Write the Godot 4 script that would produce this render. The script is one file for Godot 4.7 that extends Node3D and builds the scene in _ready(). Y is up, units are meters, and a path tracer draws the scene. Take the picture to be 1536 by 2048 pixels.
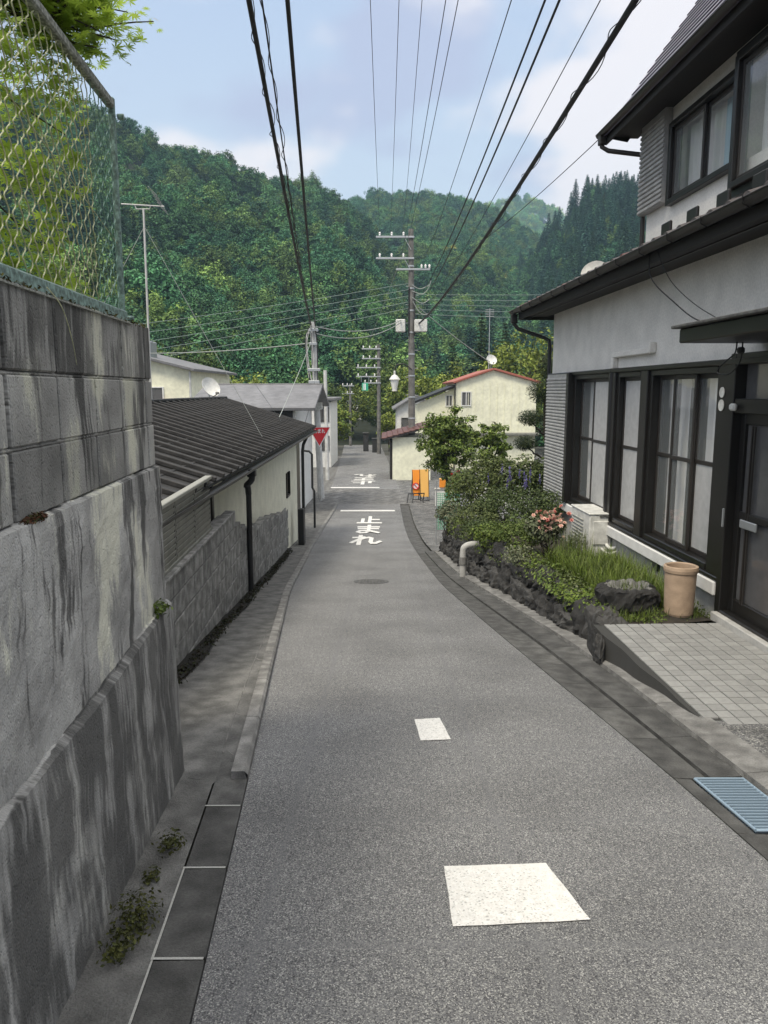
extends Node3D
# A lane running downhill between a block wall and a stucco house towards wooded hills.
# Helper V(x, y, d): x metres to the right, y metres above eye height, d metres ahead along the lane.
const EYE := 1.5
var rng := RandomNumberGenerator.new()
var M := {}
var T := {}
var taken := {}

class MB:
	var v := PackedVector3Array()
	var n := PackedVector3Array()
	var c := PackedColorArray()
	var uv := PackedVector2Array()
	var col := Color(1, 1, 1)
	var use_col := false
	var use_uv := false
	var pu := Vector3.RIGHT
	var pv := Vector3.UP
	var po := Vector2.ZERO
	func put(p: Vector3, nn: Vector3) -> void:
		v.append(p)
		n.append(nn)
		if use_col:
			c.append(col)
		if use_uv:
			uv.append(Vector2(p.dot(pu), p.dot(pv)) + po)
	func tri(a: Vector3, b: Vector3, d: Vector3) -> void:      # counter-clockwise seen from outside
		var nn := (b - a).cross(d - a).normalized()
		put(a, nn)
		put(d, nn)
		put(b, nn)
	func quad(a: Vector3, b: Vector3, d: Vector3, e: Vector3) -> void:
		tri(a, b, d)
		tri(a, d, e)
	func stri(a: Vector3, b: Vector3, d: Vector3, na: Vector3, nb: Vector3, nd: Vector3) -> void:
		if (b - a).cross(d - a).dot(na + nb + nd) < 0.0:
			put(a, na)
			put(b, nb)
			put(d, nd)
		else:
			put(a, na)
			put(d, nd)
			put(b, nb)
	func box(ce: Vector3, s: Vector3, b := Basis.IDENTITY) -> void:
		var h := s * 0.5
		var p := []
		for i in 8:
			p.append(ce + b * Vector3(h.x if i & 1 else -h.x, h.y if i & 2 else -h.y, h.z if i & 4 else -h.z))
		quad(p[0], p[2], p[3], p[1])
		quad(p[4], p[5], p[7], p[6])
		quad(p[0], p[4], p[6], p[2])
		quad(p[1], p[3], p[7], p[5])
		quad(p[2], p[6], p[7], p[3])
		quad(p[0], p[1], p[5], p[4])
	func bb(a: Vector3, b: Vector3) -> void:                     # box between two corners
		box((a + b) * 0.5, (b - a).abs())
	func cbox(ce: Vector3, s: Vector3, k: float, b := Basis.IDENTITY) -> void:   # box with chamfered edges
		var h := s * 0.5
		var P := func(i: int, ax: int) -> Vector3:
			var q := Vector3(h.x if i & 1 else -h.x, h.y if i & 2 else -h.y, h.z if i & 4 else -h.z)
			for a in 3:
				if a != ax:
					q[a] -= signf(q[a]) * k
			return ce + b * q
		for ax in 3:
			var u := 1 << ((ax + 1) % 3)
			var w := 1 << ((ax + 2) % 3)
			var m := 1 << ax
			quad(P.call(m, ax), P.call(m | u, ax), P.call(m | u | w, ax), P.call(m | w, ax))
			quad(P.call(0, ax), P.call(w, ax), P.call(u | w, ax), P.call(u, ax))
			# the four edges that run along ax
			var a1 := (ax + 1) % 3
			var a2 := (ax + 2) % 3
			for i in 4:
				var base: int = (u if i & 1 else 0) | (w if i & 2 else 0)
				var q0: Vector3 = P.call(base, a1)
				var q1: Vector3 = P.call(base | m, a1)
				var q2: Vector3 = P.call(base | m, a2)
				var q3: Vector3 = P.call(base, a2)
				if (i == 0) or (i == 3):
					quad(q0, q3, q2, q1)
				else:
					quad(q0, q1, q2, q3)
		for i in 8:
			var t0: Vector3 = P.call(i, 0)
			var t1: Vector3 = P.call(i, 1)
			var t2: Vector3 = P.call(i, 2)
			if (t1 - t0).cross(t2 - t0).dot((t0 + t1 + t2) / 3.0 - ce) > 0.0:
				tri(t0, t1, t2)
			else:
				tri(t0, t2, t1)
	func tube(pts: PackedVector3Array, r0: float, r1: float, sides := 6, caps := true) -> void:
		var k := pts.size()
		var rings := []
		var side := Vector3.ZERO
		for i in k:
			var t := (pts[mini(i + 1, k - 1)] - pts[maxi(i - 1, 0)]).normalized()
			if side == Vector3.ZERO:
				side = t.cross(Vector3.UP if absf(t.y) < 0.9 else Vector3.RIGHT).normalized()
			side = (side - t * side.dot(t)).normalized()
			var up := t.cross(side)
			var ring := PackedVector3Array()
			for j in sides:
				var a := TAU * j / sides
				ring.append(side * cos(a) + up * sin(a))
			rings.append(ring)
		for i in k - 1:
			var ra := lerpf(r0, r1, float(i) / (k - 1))
			var rb := lerpf(r0, r1, float(i + 1) / (k - 1))
			for j in sides:
				var j2 := (j + 1) % sides
				var a: Vector3 = rings[i][j]
				var b: Vector3 = rings[i][j2]
				var d: Vector3 = rings[i + 1][j2]
				var e: Vector3 = rings[i + 1][j]
				stri(pts[i] + a * ra, pts[i] + b * ra, pts[i + 1] + d * rb, a, b, d)
				stri(pts[i] + a * ra, pts[i + 1] + d * rb, pts[i + 1] + e * rb, a, d, e)
		if caps:
			for q in [0, k - 1]:
				var r := r0 if q == 0 else r1
				var out: Vector3 = (pts[0] - pts[1]).normalized() if q == 0 else (pts[k - 1] - pts[k - 2]).normalized()
				for j in range(1, sides - 1):
					stri(pts[q] + rings[q][0] * r, pts[q] + rings[q][j] * r, pts[q] + rings[q][j + 1] * r, out, out, out)
	func lathe(at: Vector3, prof: Array, segs := 24) -> void:   # prof: Vector2(radius, height) from the outside bottom round to the inside
		for i in prof.size() - 1:
			var p: Vector2 = prof[i]
			var q: Vector2 = prof[i + 1]
			var dv := (q - p).normalized()
			var nr := Vector2(dv.y, -dv.x)
			for j in segs:
				var a := TAU * j / segs
				var b := TAU * (j + 1) / segs
				var ca := Vector3(cos(a), 0, sin(a))
				var cb := Vector3(cos(b), 0, sin(b))
				var up := Vector3.UP
				var na := ca * nr.x + up * nr.y
				var nb := cb * nr.x + up * nr.y
				stri(at + ca * p.x + up * p.y, at + cb * p.x + up * p.y, at + cb * q.x + up * q.y, na, nb, nb)
				stri(at + ca * p.x + up * p.y, at + cb * q.x + up * q.y, at + ca * q.x + up * q.y, na, nb, na)
	func leaf(p: Vector3, dir: Vector3, nor: Vector3, le: float, wi: float) -> void:   # a folded pointed leaf
		var s := dir.cross(nor).normalized()
		var m := p + dir * le * 0.45 + nor * wi * 0.18
		var t := p + dir * le
		var l := p + dir * le * 0.42 + s * wi * 0.5
		var r := p + dir * le * 0.42 - s * wi * 0.5
		var nl := (nor - s * 0.35).normalized()
		var nr := (nor + s * 0.35).normalized()
		stri(p, l, t, nl, nl, nl)
		stri(p, t, r, nr, nr, nr)
	func mesh() -> ArrayMesh:
		var a := []
		a.resize(Mesh.ARRAY_MAX)
		a[Mesh.ARRAY_VERTEX] = v
		a[Mesh.ARRAY_NORMAL] = n
		if use_col:
			a[Mesh.ARRAY_COLOR] = c
		if use_uv:
			a[Mesh.ARRAY_TEX_UV] = uv
		var m := ArrayMesh.new()
		m.add_surface_from_arrays(Mesh.PRIMITIVE_TRIANGLES, a)
		return m

func V(x: float, y: float, d: float) -> Vector3:
	return Vector3(x, y + EYE, -d)

func inst(called: String, mesh: Mesh, mat: Material, parent: Node, xf := Transform3D.IDENTITY) -> MeshInstance3D:
	var o := MeshInstance3D.new()
	o.name = called
	o.mesh = mesh
	o.material_override = mat
	o.transform = xf
	parent.add_child(o, true)
	return o

func build(called: String, mb: MB, mat: Material, parent: Node) -> MeshInstance3D:
	return inst(called, mb.mesh(), mat, parent)

func thing(called: String, label: String, category: String, at := Vector3.ZERO, turn := 0.0, group := "") -> Node3D:
	var o := Node3D.new()
	o.name = numbered(called)
	o.position = at
	o.rotation.y = turn
	add_child(o, true)
	tag(o, label, category, group)
	return o

func numbered(called: String) -> String:
	taken[called] = taken.get(called, -1) + 1
	return called if taken[called] == 0 else "%s_%03d" % [called, taken[called]]

func tag(o: Node, label: String, category: String, group := "", kind := "") -> Node:
	o.set_meta("label", label)
	o.set_meta("category", category)
	if group:
		o.set_meta("group", group)
	if kind:
		o.set_meta("kind", kind)
	return o

func structure(called: String, label: String, category: String, mb: MB, mat: Material) -> MeshInstance3D:
	var o := build(called, mb, mat, self)
	tag(o, label, category, "", "structure")
	return o

func tab(t: Array, d: float) -> float:
	if d <= t[0][0]:
		return t[0][1]
	for i in range(1, t.size()):
		if d <= t[i][0]:
			return lerpf(t[i - 1][1], t[i][1], (d - t[i - 1][0]) / (t[i][0] - t[i - 1][0]))
	return t[-1][1]

const PROF := [[-60, 3.0], [-12, -0.1], [0, -1.5], [14, -3.142], [17, -3.44], [20, -3.67], [24, -3.9], [28, -4.07], [34, -4.27], [60, -5.02], [90, -5.8], [140, -6.4]]
const LE := [[-12, 0.5], [0, -0.37], [1.87, -0.53], [3.3, -0.65], [6, -0.9], [10.2, -1.27], [16.3, -1.55], [21, -1.63], [27, -1.62], [33, -2.3], [60, -3.3], [80, -4.1]]
const RE := [[-12, 2.4], [0, 1.65], [2.9, 1.5], [3.65, 1.45], [7.17, 1.12], [10.7, 0.83], [17.6, 0.6], [21, 0.56], [27, 0.57], [33, 0.7], [60, 0.1], [80, -0.4]]
const RG := [[-12, 2.75], [0, 1.95], [3.3, 1.8], [5, 1.78], [6.7, 1.7], [9.35, 1.43], [11.9, 1.17], [17.6, 0.93], [22, 0.87], [27, 0.9]]
const GARDEN := [[6.3, -2.0], [8, -2.03], [12, -2.25], [15.5, -2.65], [17, -2.9]]

func prof(d: float) -> float:
	var s := 0.0
	for k in 5:
		s += tab(PROF, d + (k - 2) * 0.8)
	return s / 5.0

func smooth_tab(t: Array, d: float) -> float:
	return (tab(t, d - 0.7) + tab(t, d) * 2.0 + tab(t, d + 0.7)) * 0.25

func strip(mb: MB, left: Callable, right: Callable, d0: float, d1: float, step: float, off: float, parts := 1) -> void:
	var k := int(ceil((d1 - d0) / step))
	for i in k:
		var a := lerpf(d0, d1, float(i) / k)
		var b := lerpf(d0, d1, float(i + 1) / k)
		for j in parts:
			var f0 := float(j) / parts
			var f1 := float(j + 1) / parts
			var la: float = left.call(a)
			var ra: float = right.call(a)
			var lb: float = left.call(b)
			var rb: float = right.call(b)
			mb.quad(V(lerpf(la, ra, f0), prof(a) + off, a), V(lerpf(la, ra, f1), prof(a) + off, a), V(lerpf(lb, rb, f1), prof(b) + off, b), V(lerpf(lb, rb, f0), prof(b) + off, b))

# ---------------------------------------------------------------- materials
func lin(r: float, g: float, b: float) -> Color:
	return Color(r, g, b).linear_to_srgb()

func mat(r: float, g: float, b: float, rough := 0.8, metal := 0.0) -> StandardMaterial3D:
	var m := StandardMaterial3D.new()
	m.albedo_color = lin(r, g, b)
	m.roughness = rough
	m.metallic = metal
	return m

func noise_tex(size: int, freq: float, lo: float, hi: float, type := FastNoiseLite.TYPE_SIMPLEX_SMOOTH, oct := 4, sd := 1) -> NoiseTexture2D:
	var n := FastNoiseLite.new()
	n.noise_type = type
	n.frequency = freq
	n.fractal_octaves = oct
	n.seed = sd
	var t := NoiseTexture2D.new()
	t.width = size
	t.height = size
	t.seamless = true
	t.noise = n
	var g := Gradient.new()
	g.set_color(0, Color(lo, lo, lo))
	g.set_color(1, Color(hi, hi, hi))
	t.color_ramp = g
	return t

func normal_tex(size: int, freq: float, strength: float, type := FastNoiseLite.TYPE_SIMPLEX_SMOOTH, oct := 4, sd := 3) -> NoiseTexture2D:
	var t := noise_tex(size, freq, 0, 1, type, oct, sd)
	t.color_ramp = null
	t.as_normal_map = true
	t.bump_strength = strength
	return t

func worn(m: StandardMaterial3D, tex: Texture2D, scale: float, nor: Texture2D = null, nscale := 0.5, world := true) -> StandardMaterial3D:
	m.albedo_texture = tex
	m.uv1_triplanar = true
	m.uv1_world_triplanar = world
	m.uv1_scale = Vector3.ONE * scale
	if nor:
		m.normal_enabled = true
		m.normal_texture = nor
		m.normal_scale = nscale
	return m

func blotch(m: StandardMaterial3D, tex: Texture2D, scale: float) -> StandardMaterial3D:   # a second, coarser pattern over the first
	m.detail_enabled = true
	m.detail_blend_mode = BaseMaterial3D.BLEND_MODE_MUL
	m.detail_albedo = tex
	m.detail_uv_layer = BaseMaterial3D.DETAIL_UV_2
	m.uv2_triplanar = true
	m.uv2_world_triplanar = true
	m.uv2_scale = Vector3.ONE * scale
	return m

func leafy(rough := 0.55, back := 0.35) -> StandardMaterial3D:
	var m := StandardMaterial3D.new()
	m.vertex_color_use_as_albedo = true
	m.roughness = rough
	m.metallic_specular = 0.3
	m.backlight_enabled = true
	m.backlight = Color(back, back, back * 0.6)
	m.cull_mode = BaseMaterial3D.CULL_DISABLED
	return m

func make_materials() -> void:
	T.fine = noise_tex(512, 0.06, 0.78, 1.0, FastNoiseLite.TYPE_SIMPLEX_SMOOTH, 5, 11)
	T.coarse = noise_tex(512, 0.012, 0.62, 1.08, FastNoiseLite.TYPE_SIMPLEX_SMOOTH, 5, 12)
	T.coarse_soft = noise_tex(512, 0.01, 0.82, 1.05, FastNoiseLite.TYPE_SIMPLEX_SMOOTH, 4, 13)
	T.mild = noise_tex(512, 0.02, 0.93, 1.02, FastNoiseLite.TYPE_SIMPLEX_SMOOTH, 5, 16)
	T.grit_n = normal_tex(512, 0.12, 6.0, FastNoiseLite.TYPE_SIMPLEX_SMOOTH, 4, 14)
	T.soft_n = normal_tex(512, 0.03, 4.0, FastNoiseLite.TYPE_SIMPLEX_SMOOTH, 4, 15)
	# asphalt: every cell a grain of stone in the binder
	var ag := noise_tex(1024, 0.24, 0, 1, FastNoiseLite.TYPE_CELLULAR, 1, 5)
	var an: FastNoiseLite = ag.noise
	an.cellular_return_type = FastNoiseLite.RETURN_CELL_VALUE
	an.fractal_type = FastNoiseLite.FRACTAL_NONE
	an.cellular_jitter = 1.0
	var g := Gradient.new()
	g.offsets = PackedFloat32Array([0.0, 0.12, 0.3, 0.7, 0.88, 1.0])
	g.colors = PackedColorArray([Color(0.3, 0.3, 0.31), Color(0.42, 0.42, 0.43), Color(0.52, 0.52, 0.53), Color(0.64, 0.64, 0.64), Color(0.78, 0.78, 0.76), Color(0.98, 0.97, 0.95)])
	ag.color_ramp = g
	T.asphalt = ag
	var agn := normal_tex(1024, 0.24, 5.0, FastNoiseLite.TYPE_CELLULAR, 1, 5)
	var ann: FastNoiseLite = agn.noise
	ann.fractal_type = FastNoiseLite.FRACTAL_NONE
	T.asphalt_n = agn
	T.asphalt_wear = noise_tex(1024, 0.006, 0.87, 1.06, FastNoiseLite.TYPE_SIMPLEX_SMOOTH, 6, 41)
	M.asphalt = blotch(worn(mat(0.555, 0.56, 0.565, 0.85), T.asphalt, 1.1, T.asphalt_n, 0.8), T.asphalt_wear, 0.13)
	M.asphalt_side = blotch(worn(mat(0.58, 0.58, 0.57, 0.9), T.asphalt, 0.5, T.asphalt_n, 0.8), T.coarse, 0.4)
	var wp := noise_tex(1024, 0.2, 0, 1, FastNoiseLite.TYPE_CELLULAR, 1, 9)     # paint with stones of the asphalt worn bare
	var wn: FastNoiseLite = wp.noise
	wn.cellular_return_type = FastNoiseLite.RETURN_CELL_VALUE
	wn.fractal_type = FastNoiseLite.FRACTAL_NONE
	var wg := Gradient.new()
	wg.offsets = PackedFloat32Array([0.0, 0.05, 0.12, 1.0])
	wg.colors = PackedColorArray([Color(0.7, 0.7, 0.7), Color(0.8, 0.8, 0.79), Color(0.95, 0.94, 0.93), Color(1, 1, 1)])
	wp.color_ramp = wg
	T.worn_paint = wp
	M.paint = blotch(worn(mat(0.76, 0.76, 0.74, 0.7), T.worn_paint, 0.9, T.asphalt_n, 0.35), T.mild, 2.0)
	M.walk = blotch(worn(mat(0.24, 0.238, 0.228, 0.9), T.fine, 1.7, T.grit_n, 0.7), T.coarse, 0.7)
	M.gutter = blotch(worn(mat(0.14, 0.139, 0.134, 0.9), T.fine, 2.1, T.grit_n, 0.6), T.coarse, 0.8)
	M.gutter_b = blotch(worn(mat(0.175, 0.174, 0.167, 0.9), T.fine, 2.0, T.grit_n, 0.6), T.coarse, 0.9)
	M.kerb = blotch(worn(mat(0.36, 0.355, 0.34, 0.9), T.fine, 2.3, T.grit_n, 0.8), T.coarse, 0.9)
	M.joint = worn(mat(0.6, 0.6, 0.57, 0.9), T.fine, 4.0)
	M.stucco = blotch(worn(mat(0.86, 0.835, 0.78, 0.9), T.mild, 3.0, T.grit_n, 0.3), T.mild, 0.23)
	M.stucco_left = blotch(worn(mat(0.74, 0.73, 0.6, 0.9), T.mild, 3.0, T.grit_n, 0.3), T.mild, 0.3)
	M.concrete = blotch(worn(mat(0.56, 0.555, 0.53, 0.9), T.mild, 2.0, T.grit_n, 0.5), T.coarse_soft, 0.6)
	M.block_old = []
	for k in 4:
		var s: float = [0.4, 0.47, 0.34, 0.43][k]
		M.block_old.append(blotch(worn(mat(s, s, s * 0.96, 0.95), T.streak if T.has("streak") else T.fine, 1.6, T.grit_n, 0.9), T.coarse, 0.9))
	M.frame = mat(0.018, 0.017, 0.016, 0.35, 0.2)
	M.frame_brown = mat(0.03, 0.026, 0.023, 0.45, 0.1)
	M.dark_wood = worn(mat(0.028, 0.025, 0.023, 0.7), T.fine, 2.0)
	M.black = mat(0.012, 0.012, 0.013, 0.45)
	M.cable = mat(0.014, 0.014, 0.016, 0.6)
	M.cable_pale = mat(0.3, 0.32, 0.3, 0.6)
	M.cable_mid = mat(0.2, 0.26, 0.24, 0.6)
	M.glass = mat(0.75, 0.8, 0.8, 0.03)
	M.glass.albedo_color.a = 0.16
	M.glass.transparency = BaseMaterial3D.TRANSPARENCY_ALPHA
	M.frosted = worn(mat(0.5, 0.5, 0.495, 0.25), T.mild, 0.8)
	M.frosted_dark = worn(mat(0.11, 0.11, 0.112, 0.12), T.mild, 0.8)
	M.curtain = mat(0.78, 0.77, 0.75, 0.95)
	M.curtain.backlight_enabled = true
	M.curtain.backlight = Color(0.4, 0.4, 0.4)
	M.curtain_blue = mat(0.45, 0.62, 0.72, 0.95)
	M.room = mat(0.3, 0.27, 0.22, 0.95)
	M.shutter = worn(mat(0.42, 0.42, 0.41, 0.5), T.coarse_soft, 1.0)
	M.tile_roof = blotch(worn(mat(0.13, 0.11, 0.105, 0.5), T.fine, 3.0), T.coarse, 1.2)
	M.tile_red = blotch(worn(mat(0.2, 0.075, 0.06, 0.5), T.fine, 3.0), T.coarse, 1.2)
	M.slate = worn(mat(0.11, 0.095, 0.14, 0.35), T.coarse_soft, 1.3)
	M.slate_b = worn(mat(0.075, 0.065, 0.1, 0.35), T.coarse_soft, 1.1)
	M.pan = blotch(worn(mat(0.032, 0.031, 0.031, 0.75), T.fine, 1.2), T.coarse, 0.5)
	M.batten = blotch(worn(mat(0.046, 0.044, 0.043, 0.65), T.fine, 1.2), T.coarse, 0.9)
	M.alu = worn(mat(0.22, 0.22, 0.19, 0.6), T.coarse_soft, 0.9)
	M.alu_light = mat(0.27, 0.27, 0.24, 0.6)
	M.steel = mat(0.45, 0.47, 0.48, 0.4, 0.6)
	M.grating = mat(0.33, 0.43, 0.52, 0.4, 0.4)  # steel with the blue of the reflected sky mixed into its colour
	M.white_plastic = worn(mat(0.72, 0.72, 0.68, 0.5), T.coarse_soft, 1.5)
	M.grey_pole = blotch(worn(mat(0.3, 0.29, 0.27, 0.9), T.fine, 1.0), T.coarse, 0.3)
	M.white_pole = worn(mat(0.6, 0.6, 0.58, 0.6), T.coarse_soft, 0.5)
	M.insulator = mat(0.8, 0.8, 0.78, 0.2)
	M.rail = blotch(worn(mat(0.34, 0.5, 0.45, 0.6), T.fine, 6.0), noise_tex(512, 0.03, 0.45, 1.2, FastNoiseLite.TYPE_SIMPLEX_SMOOTH, 5, 33), 2.2)
	M.rail_worn = blotch(worn(mat(0.5, 0.52, 0.46, 0.75), T.fine, 6.0), noise_tex(512, 0.03, 0.45, 1.2, FastNoiseLite.TYPE_SIMPLEX_SMOOTH, 5, 34), 2.5)
	M.wire = worn(mat(0.62, 0.63, 0.38, 0.5), noise_tex(512, 0.03, 0.55, 1.1, FastNoiseLite.TYPE_SIMPLEX_SMOOTH, 4, 35), 2.0)
	M.wire_green = worn(mat(0.26, 0.46, 0.36, 0.5), noise_tex(512, 0.03, 0.55, 1.1, FastNoiseLite.TYPE_SIMPLEX_SMOOTH, 4, 36), 2.0)
	M.bark = worn(mat(0.07, 0.055, 0.04, 0.95), T.coarse, 4.0, T.grit_n, 1.0)
	M.leaf = leafy()
	M.leaf_far = leafy(0.8, 0.2)
	M.soil = blotch(worn(mat(0.06, 0.05, 0.038, 1.0), T.fine, 3.0, T.grit_n, 1.0), T.coarse, 1.0)
	M.soil_dark = blotch(worn(mat(0.022, 0.02, 0.016, 1.0), T.fine, 4.0, T.grit_n, 1.0), T.coarse, 1.5)
	M.ground = blotch(worn(mat(0.1, 0.1, 0.08, 1.0), T.fine, 0.5), T.coarse, 0.07)
	M.hill = blotch(worn(mat(0.025, 0.035, 0.016, 1.0), T.fine, 0.05), T.coarse, 0.01)
	M.stone = []
	for k in 4:
		var s: float = [0.07, 0.1, 0.052, 0.12][k]
		M.stone.append(blotch(worn(mat(s, s * 0.98, s * 0.95, 0.9), T.fine, 4.0, T.grit_n, 1.0), T.coarse, 2.0))
	M.clay = blotch(worn(mat(0.6, 0.44, 0.31, 0.75), T.fine, 5.0), T.coarse_soft, 1.4)
	M.tile = []
	for k in 3:
		var s: float = [0.31, 0.285, 0.335][k]
		M.tile.append(worn(mat(s, s, s * 0.97, 0.55), T.mild, 2.0))
	M.grout = worn(mat(0.06, 0.06, 0.057, 0.95), T.fine, 3.0)
	M.iron = blotch(worn(mat(0.16, 0.158, 0.15, 0.6, 0.2), T.fine, 5.0), T.coarse, 2.0)
	M.cream = blotch(worn(mat(0.86, 0.85, 0.66, 0.85), T.mild, 0.4), T.mild, 0.11)
	M.cream_b = worn(mat(0.78, 0.77, 0.6, 0.85), T.mild, 0.5)
	M.white_wall = worn(mat(0.72, 0.72, 0.7, 0.85), T.mild, 0.4)
	M.grey_roof = blotch(worn(mat(0.21, 0.21, 0.22, 0.6), T.coarse_soft, 0.6), T.coarse_soft, 0.2)
	M.red_trim = mat(0.32, 0.1, 0.07, 0.6)
	M.orange = mat(0.85, 0.3, 0.03, 0.6)
	M.orange_pale = mat(0.8, 0.45, 0.12, 0.6)
	M.yellow = mat(0.75, 0.75, 0.05, 0.6)
	M.sign_red = mat(0.72, 0.03, 0.04, 0.4)
	M.sign_white = mat(0.85, 0.85, 0.85, 0.4)
	M.pink = mat(0.75, 0.32, 0.28, 0.8)
	M.pink_pale = mat(0.88, 0.6, 0.5, 0.8)
	M.red_flower = mat(0.6, 0.04, 0.05, 0.8)
	M.net = mat(0.12, 0.4, 0.24, 0.7)
	M.lantern_glass = mat(0.75, 0.76, 0.72, 0.3)
	M.green_sign = mat(0.03, 0.35, 0.2, 0.5)
	M.bronze = mat(0.04, 0.035, 0.03, 0.5, 0.3)
	M.needle = leafy(0.6, 0.15)

func fnl(freq: float, oct: int, sd: int) -> FastNoiseLite:
	var n := FastNoiseLite.new()
	n.noise_type = FastNoiseLite.TYPE_SIMPLEX_SMOOTH
	n.frequency = freq
	n.fractal_octaves = oct
	n.seed = sd
	return n

func make_sky() -> ImageTexture:
	var w := 1536
	var h := 768
	var im := Image.create(w, h, false, Image.FORMAT_RGBF)
	var n1 := fnl(1.0, 7, 71)
	var n2 := fnl(1.0, 4, 95)
	var blue_hi := Vector3(0.5, 0.63, 0.88)
	var blue_lo := Vector3(0.72, 0.84, 0.97)
	var white := Vector3(1.04, 1.0, 1.03)
	var lilac := Vector3(0.55, 0.61, 0.82)
	var ceiling := Vector3(2.1, 2.04, 1.96)   # added bright cloud layer overhead, unseen, to lift and neutralise the light
	for y in h:
		var el := (0.5 - (y + 0.5) / h) * PI
		if el < -0.03:
			for x in w:
				im.set_pixel(x, y, Color(0.2, 0.2, 0.19))
			continue
		var se := sin(maxf(el, 0.0))
		var ce := cos(el)
		for x in w:
			var az := (float(x) / w) * TAU
			var k := 1.0 / (se + 0.22)
			var px := cos(az) * ce * k
			var pz := sin(az) * ce * k
			var a := n1.get_noise_2d(px * 0.8 + 3.0, pz * 0.8 + 9.0) * 0.5 + 0.5
			var b := n2.get_noise_2d(px * 1.1 + 40.0, pz * 1.1) * 0.5 + 0.5
			var c := blue_lo.lerp(blue_hi, smoothstep(0.1, 0.55, se))
			c = c.lerp(lilac, smoothstep(0.44, 0.6, b) * 0.85 * smoothstep(0.1, 0.32, se))
			c = c.lerp(white, smoothstep(0.45, 0.58, a) * 0.95)
			c = c.lerp(ceiling, smoothstep(0.42, 0.95, se))
			c /= EXPOSURE
			im.set_pixel(x, y, Color(c.x, c.y, c.z))
	return ImageTexture.create_from_image(im)

func make_stains() -> ImageTexture:
	# weathered concrete: runs of black grime, lime bloom, patches; one repeat is s 1.2..3.75 m and y -2.3..0.35 m
	var w := 1280
	var h := 1024
	var im := Image.create(w, h, false, Image.FORMAT_RGB8)
	var bump := Image.create(w, h, false, Image.FORMAT_L8)
	var grain := fnl(0.3, 3, 1)
	var patch := fnl(0.009, 5, 2)
	var run := fnl(1.0, 4, 3)
	var run2 := fnl(1.0, 3, 4)
	var lime := fnl(0.006, 5, 5)
	for y in h:
		var yy := 0.35 - 2.65 * (y + 0.5) / h
		var zone := 0.0 if yy > -0.357 else 400.0 if yy > -1.03 else 900.0     # runs begin anew under each ledge
		var yo := y * 0.625
		for x in w:
			var xo := x * 0.495
			var gn := grain.get_noise_2d(x, y)
			var p := patch.get_noise_2d(xo, yo + zone)
			var g := (0.36 + 0.1 * gn) * (1.0 + 0.6 * p)
			var wx := xo + 8.0 * patch.get_noise_2d(xo * 0.6 + 300.0, yo * 0.9)
			var r := run.get_noise_2d(wx * 0.019 + zone, yo * 0.003)
			var r2 := run2.get_noise_2d(wx * 0.12 + zone, yo * 0.012)
			var broad := patch.get_noise_2d(xo * 0.45 + 900.0, yo * 0.4 + zone)
			var dark := smoothstep(0.1, 0.4, 0.75 * r + 0.3 * r2 + 0.6 * broad + 0.1 * gn)
			if yy < -1.03:
				dark = maxf(dark, smoothstep(-0.55, 0.12, 0.7 * r + 0.3 * r2 + 0.6 * p + 0.12 * gn))
			elif yy > 0.046:
				dark = maxf(dark, smoothstep(-0.25, 0.25, 0.5 * r2 + 0.7 * p + 0.15 * gn) * 0.9)
			g = lerpf(g, 0.06 + 0.035 * gn, clampf(dark * 0.9, 0.0, 1.0))
			var l := smoothstep(0.03, 0.34, lime.get_noise_2d(xo * 1.5 + zone, yo * 0.8) + 0.2 * r2 + 0.12 * gn) * (1.0 - dark * 0.8)
			if yy < -1.03:
				l *= 0.3
			g = clampf(lerpf(g, 0.66 + 0.12 * gn, l * 0.85), 0.02, 0.9)
			im.set_pixel(x, y, Color(g, g * 0.995, g * (0.96 - 0.12 * l)).linear_to_srgb())
			var z := 0.55 + 0.3 * gn + 0.15 * p
			if grain.get_noise_2d(x * 0.3 + 70.0, y * 0.3) > 0.4:      # pits
				z -= 0.4
			bump.set_pixel(x, y, Color(z, z, z))
	bump.bump_map_to_normal_map(3.0)
	T.stain_n = ImageTexture.create_from_image(bump)
	return ImageTexture.create_from_image(im)

# ---------------------------------------------------------------- plants
func leaf_cloud(mb: MB, ce: Vector3, rad: Vector3, count: int, le: float, wi: float, cols: Array, up := 0.5, hollow := 0.55) -> void:
	mb.use_col = true
	for i in count:
		var q := Vector3(rng.randfn(), rng.randfn(), rng.randfn()).normalized()
		var rr := lerpf(hollow, 1.0, sqrt(rng.randf())) * rng.randf_range(0.86, 1.06)
		var p := ce + q * rad * rr
		var nor := (q + Vector3(rng.randfn(), rng.randfn(), rng.randfn()) * 0.55 + Vector3.UP * up).normalized()
		var dir := nor.cross(Vector3(rng.randfn(), rng.randfn(), rng.randfn())).normalized()
		var k: Color = cols[rng.randi() % cols.size()]
		var f := rng.randf_range(0.7, 1.3)
		mb.col = Color(k.r * f, k.g * f, k.b * f)
		var z := rng.randf_range(0.7, 1.25)
		mb.leaf(p - dir * le * 0.5, dir, nor, le * z, wi * z)

func clumps(mb: MB, ce: Vector3, rad: Vector3, n: int, per: int, cl: float, le: float, wi: float, cols: Array, up := 0.5) -> void:   # a crown of many small leaf clumps
	for i in n:
		var q := Vector3(rng.randfn(), rng.randfn(), rng.randfn()).normalized()
		var p := ce + q * rad * rng.randf_range(0.35, 1.0)
		var f := rng.randf_range(0.75, 1.25)
		var kk := []
		for k: Color in cols:
			kk.append(Color(k.r * f, k.g * f, k.b * f))
		leaf_cloud(mb, p, Vector3.ONE * cl * rng.randf_range(0.7, 1.3) * Vector3(1, 0.75, 1), per, le, wi, kk, up, 0.1)

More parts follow.
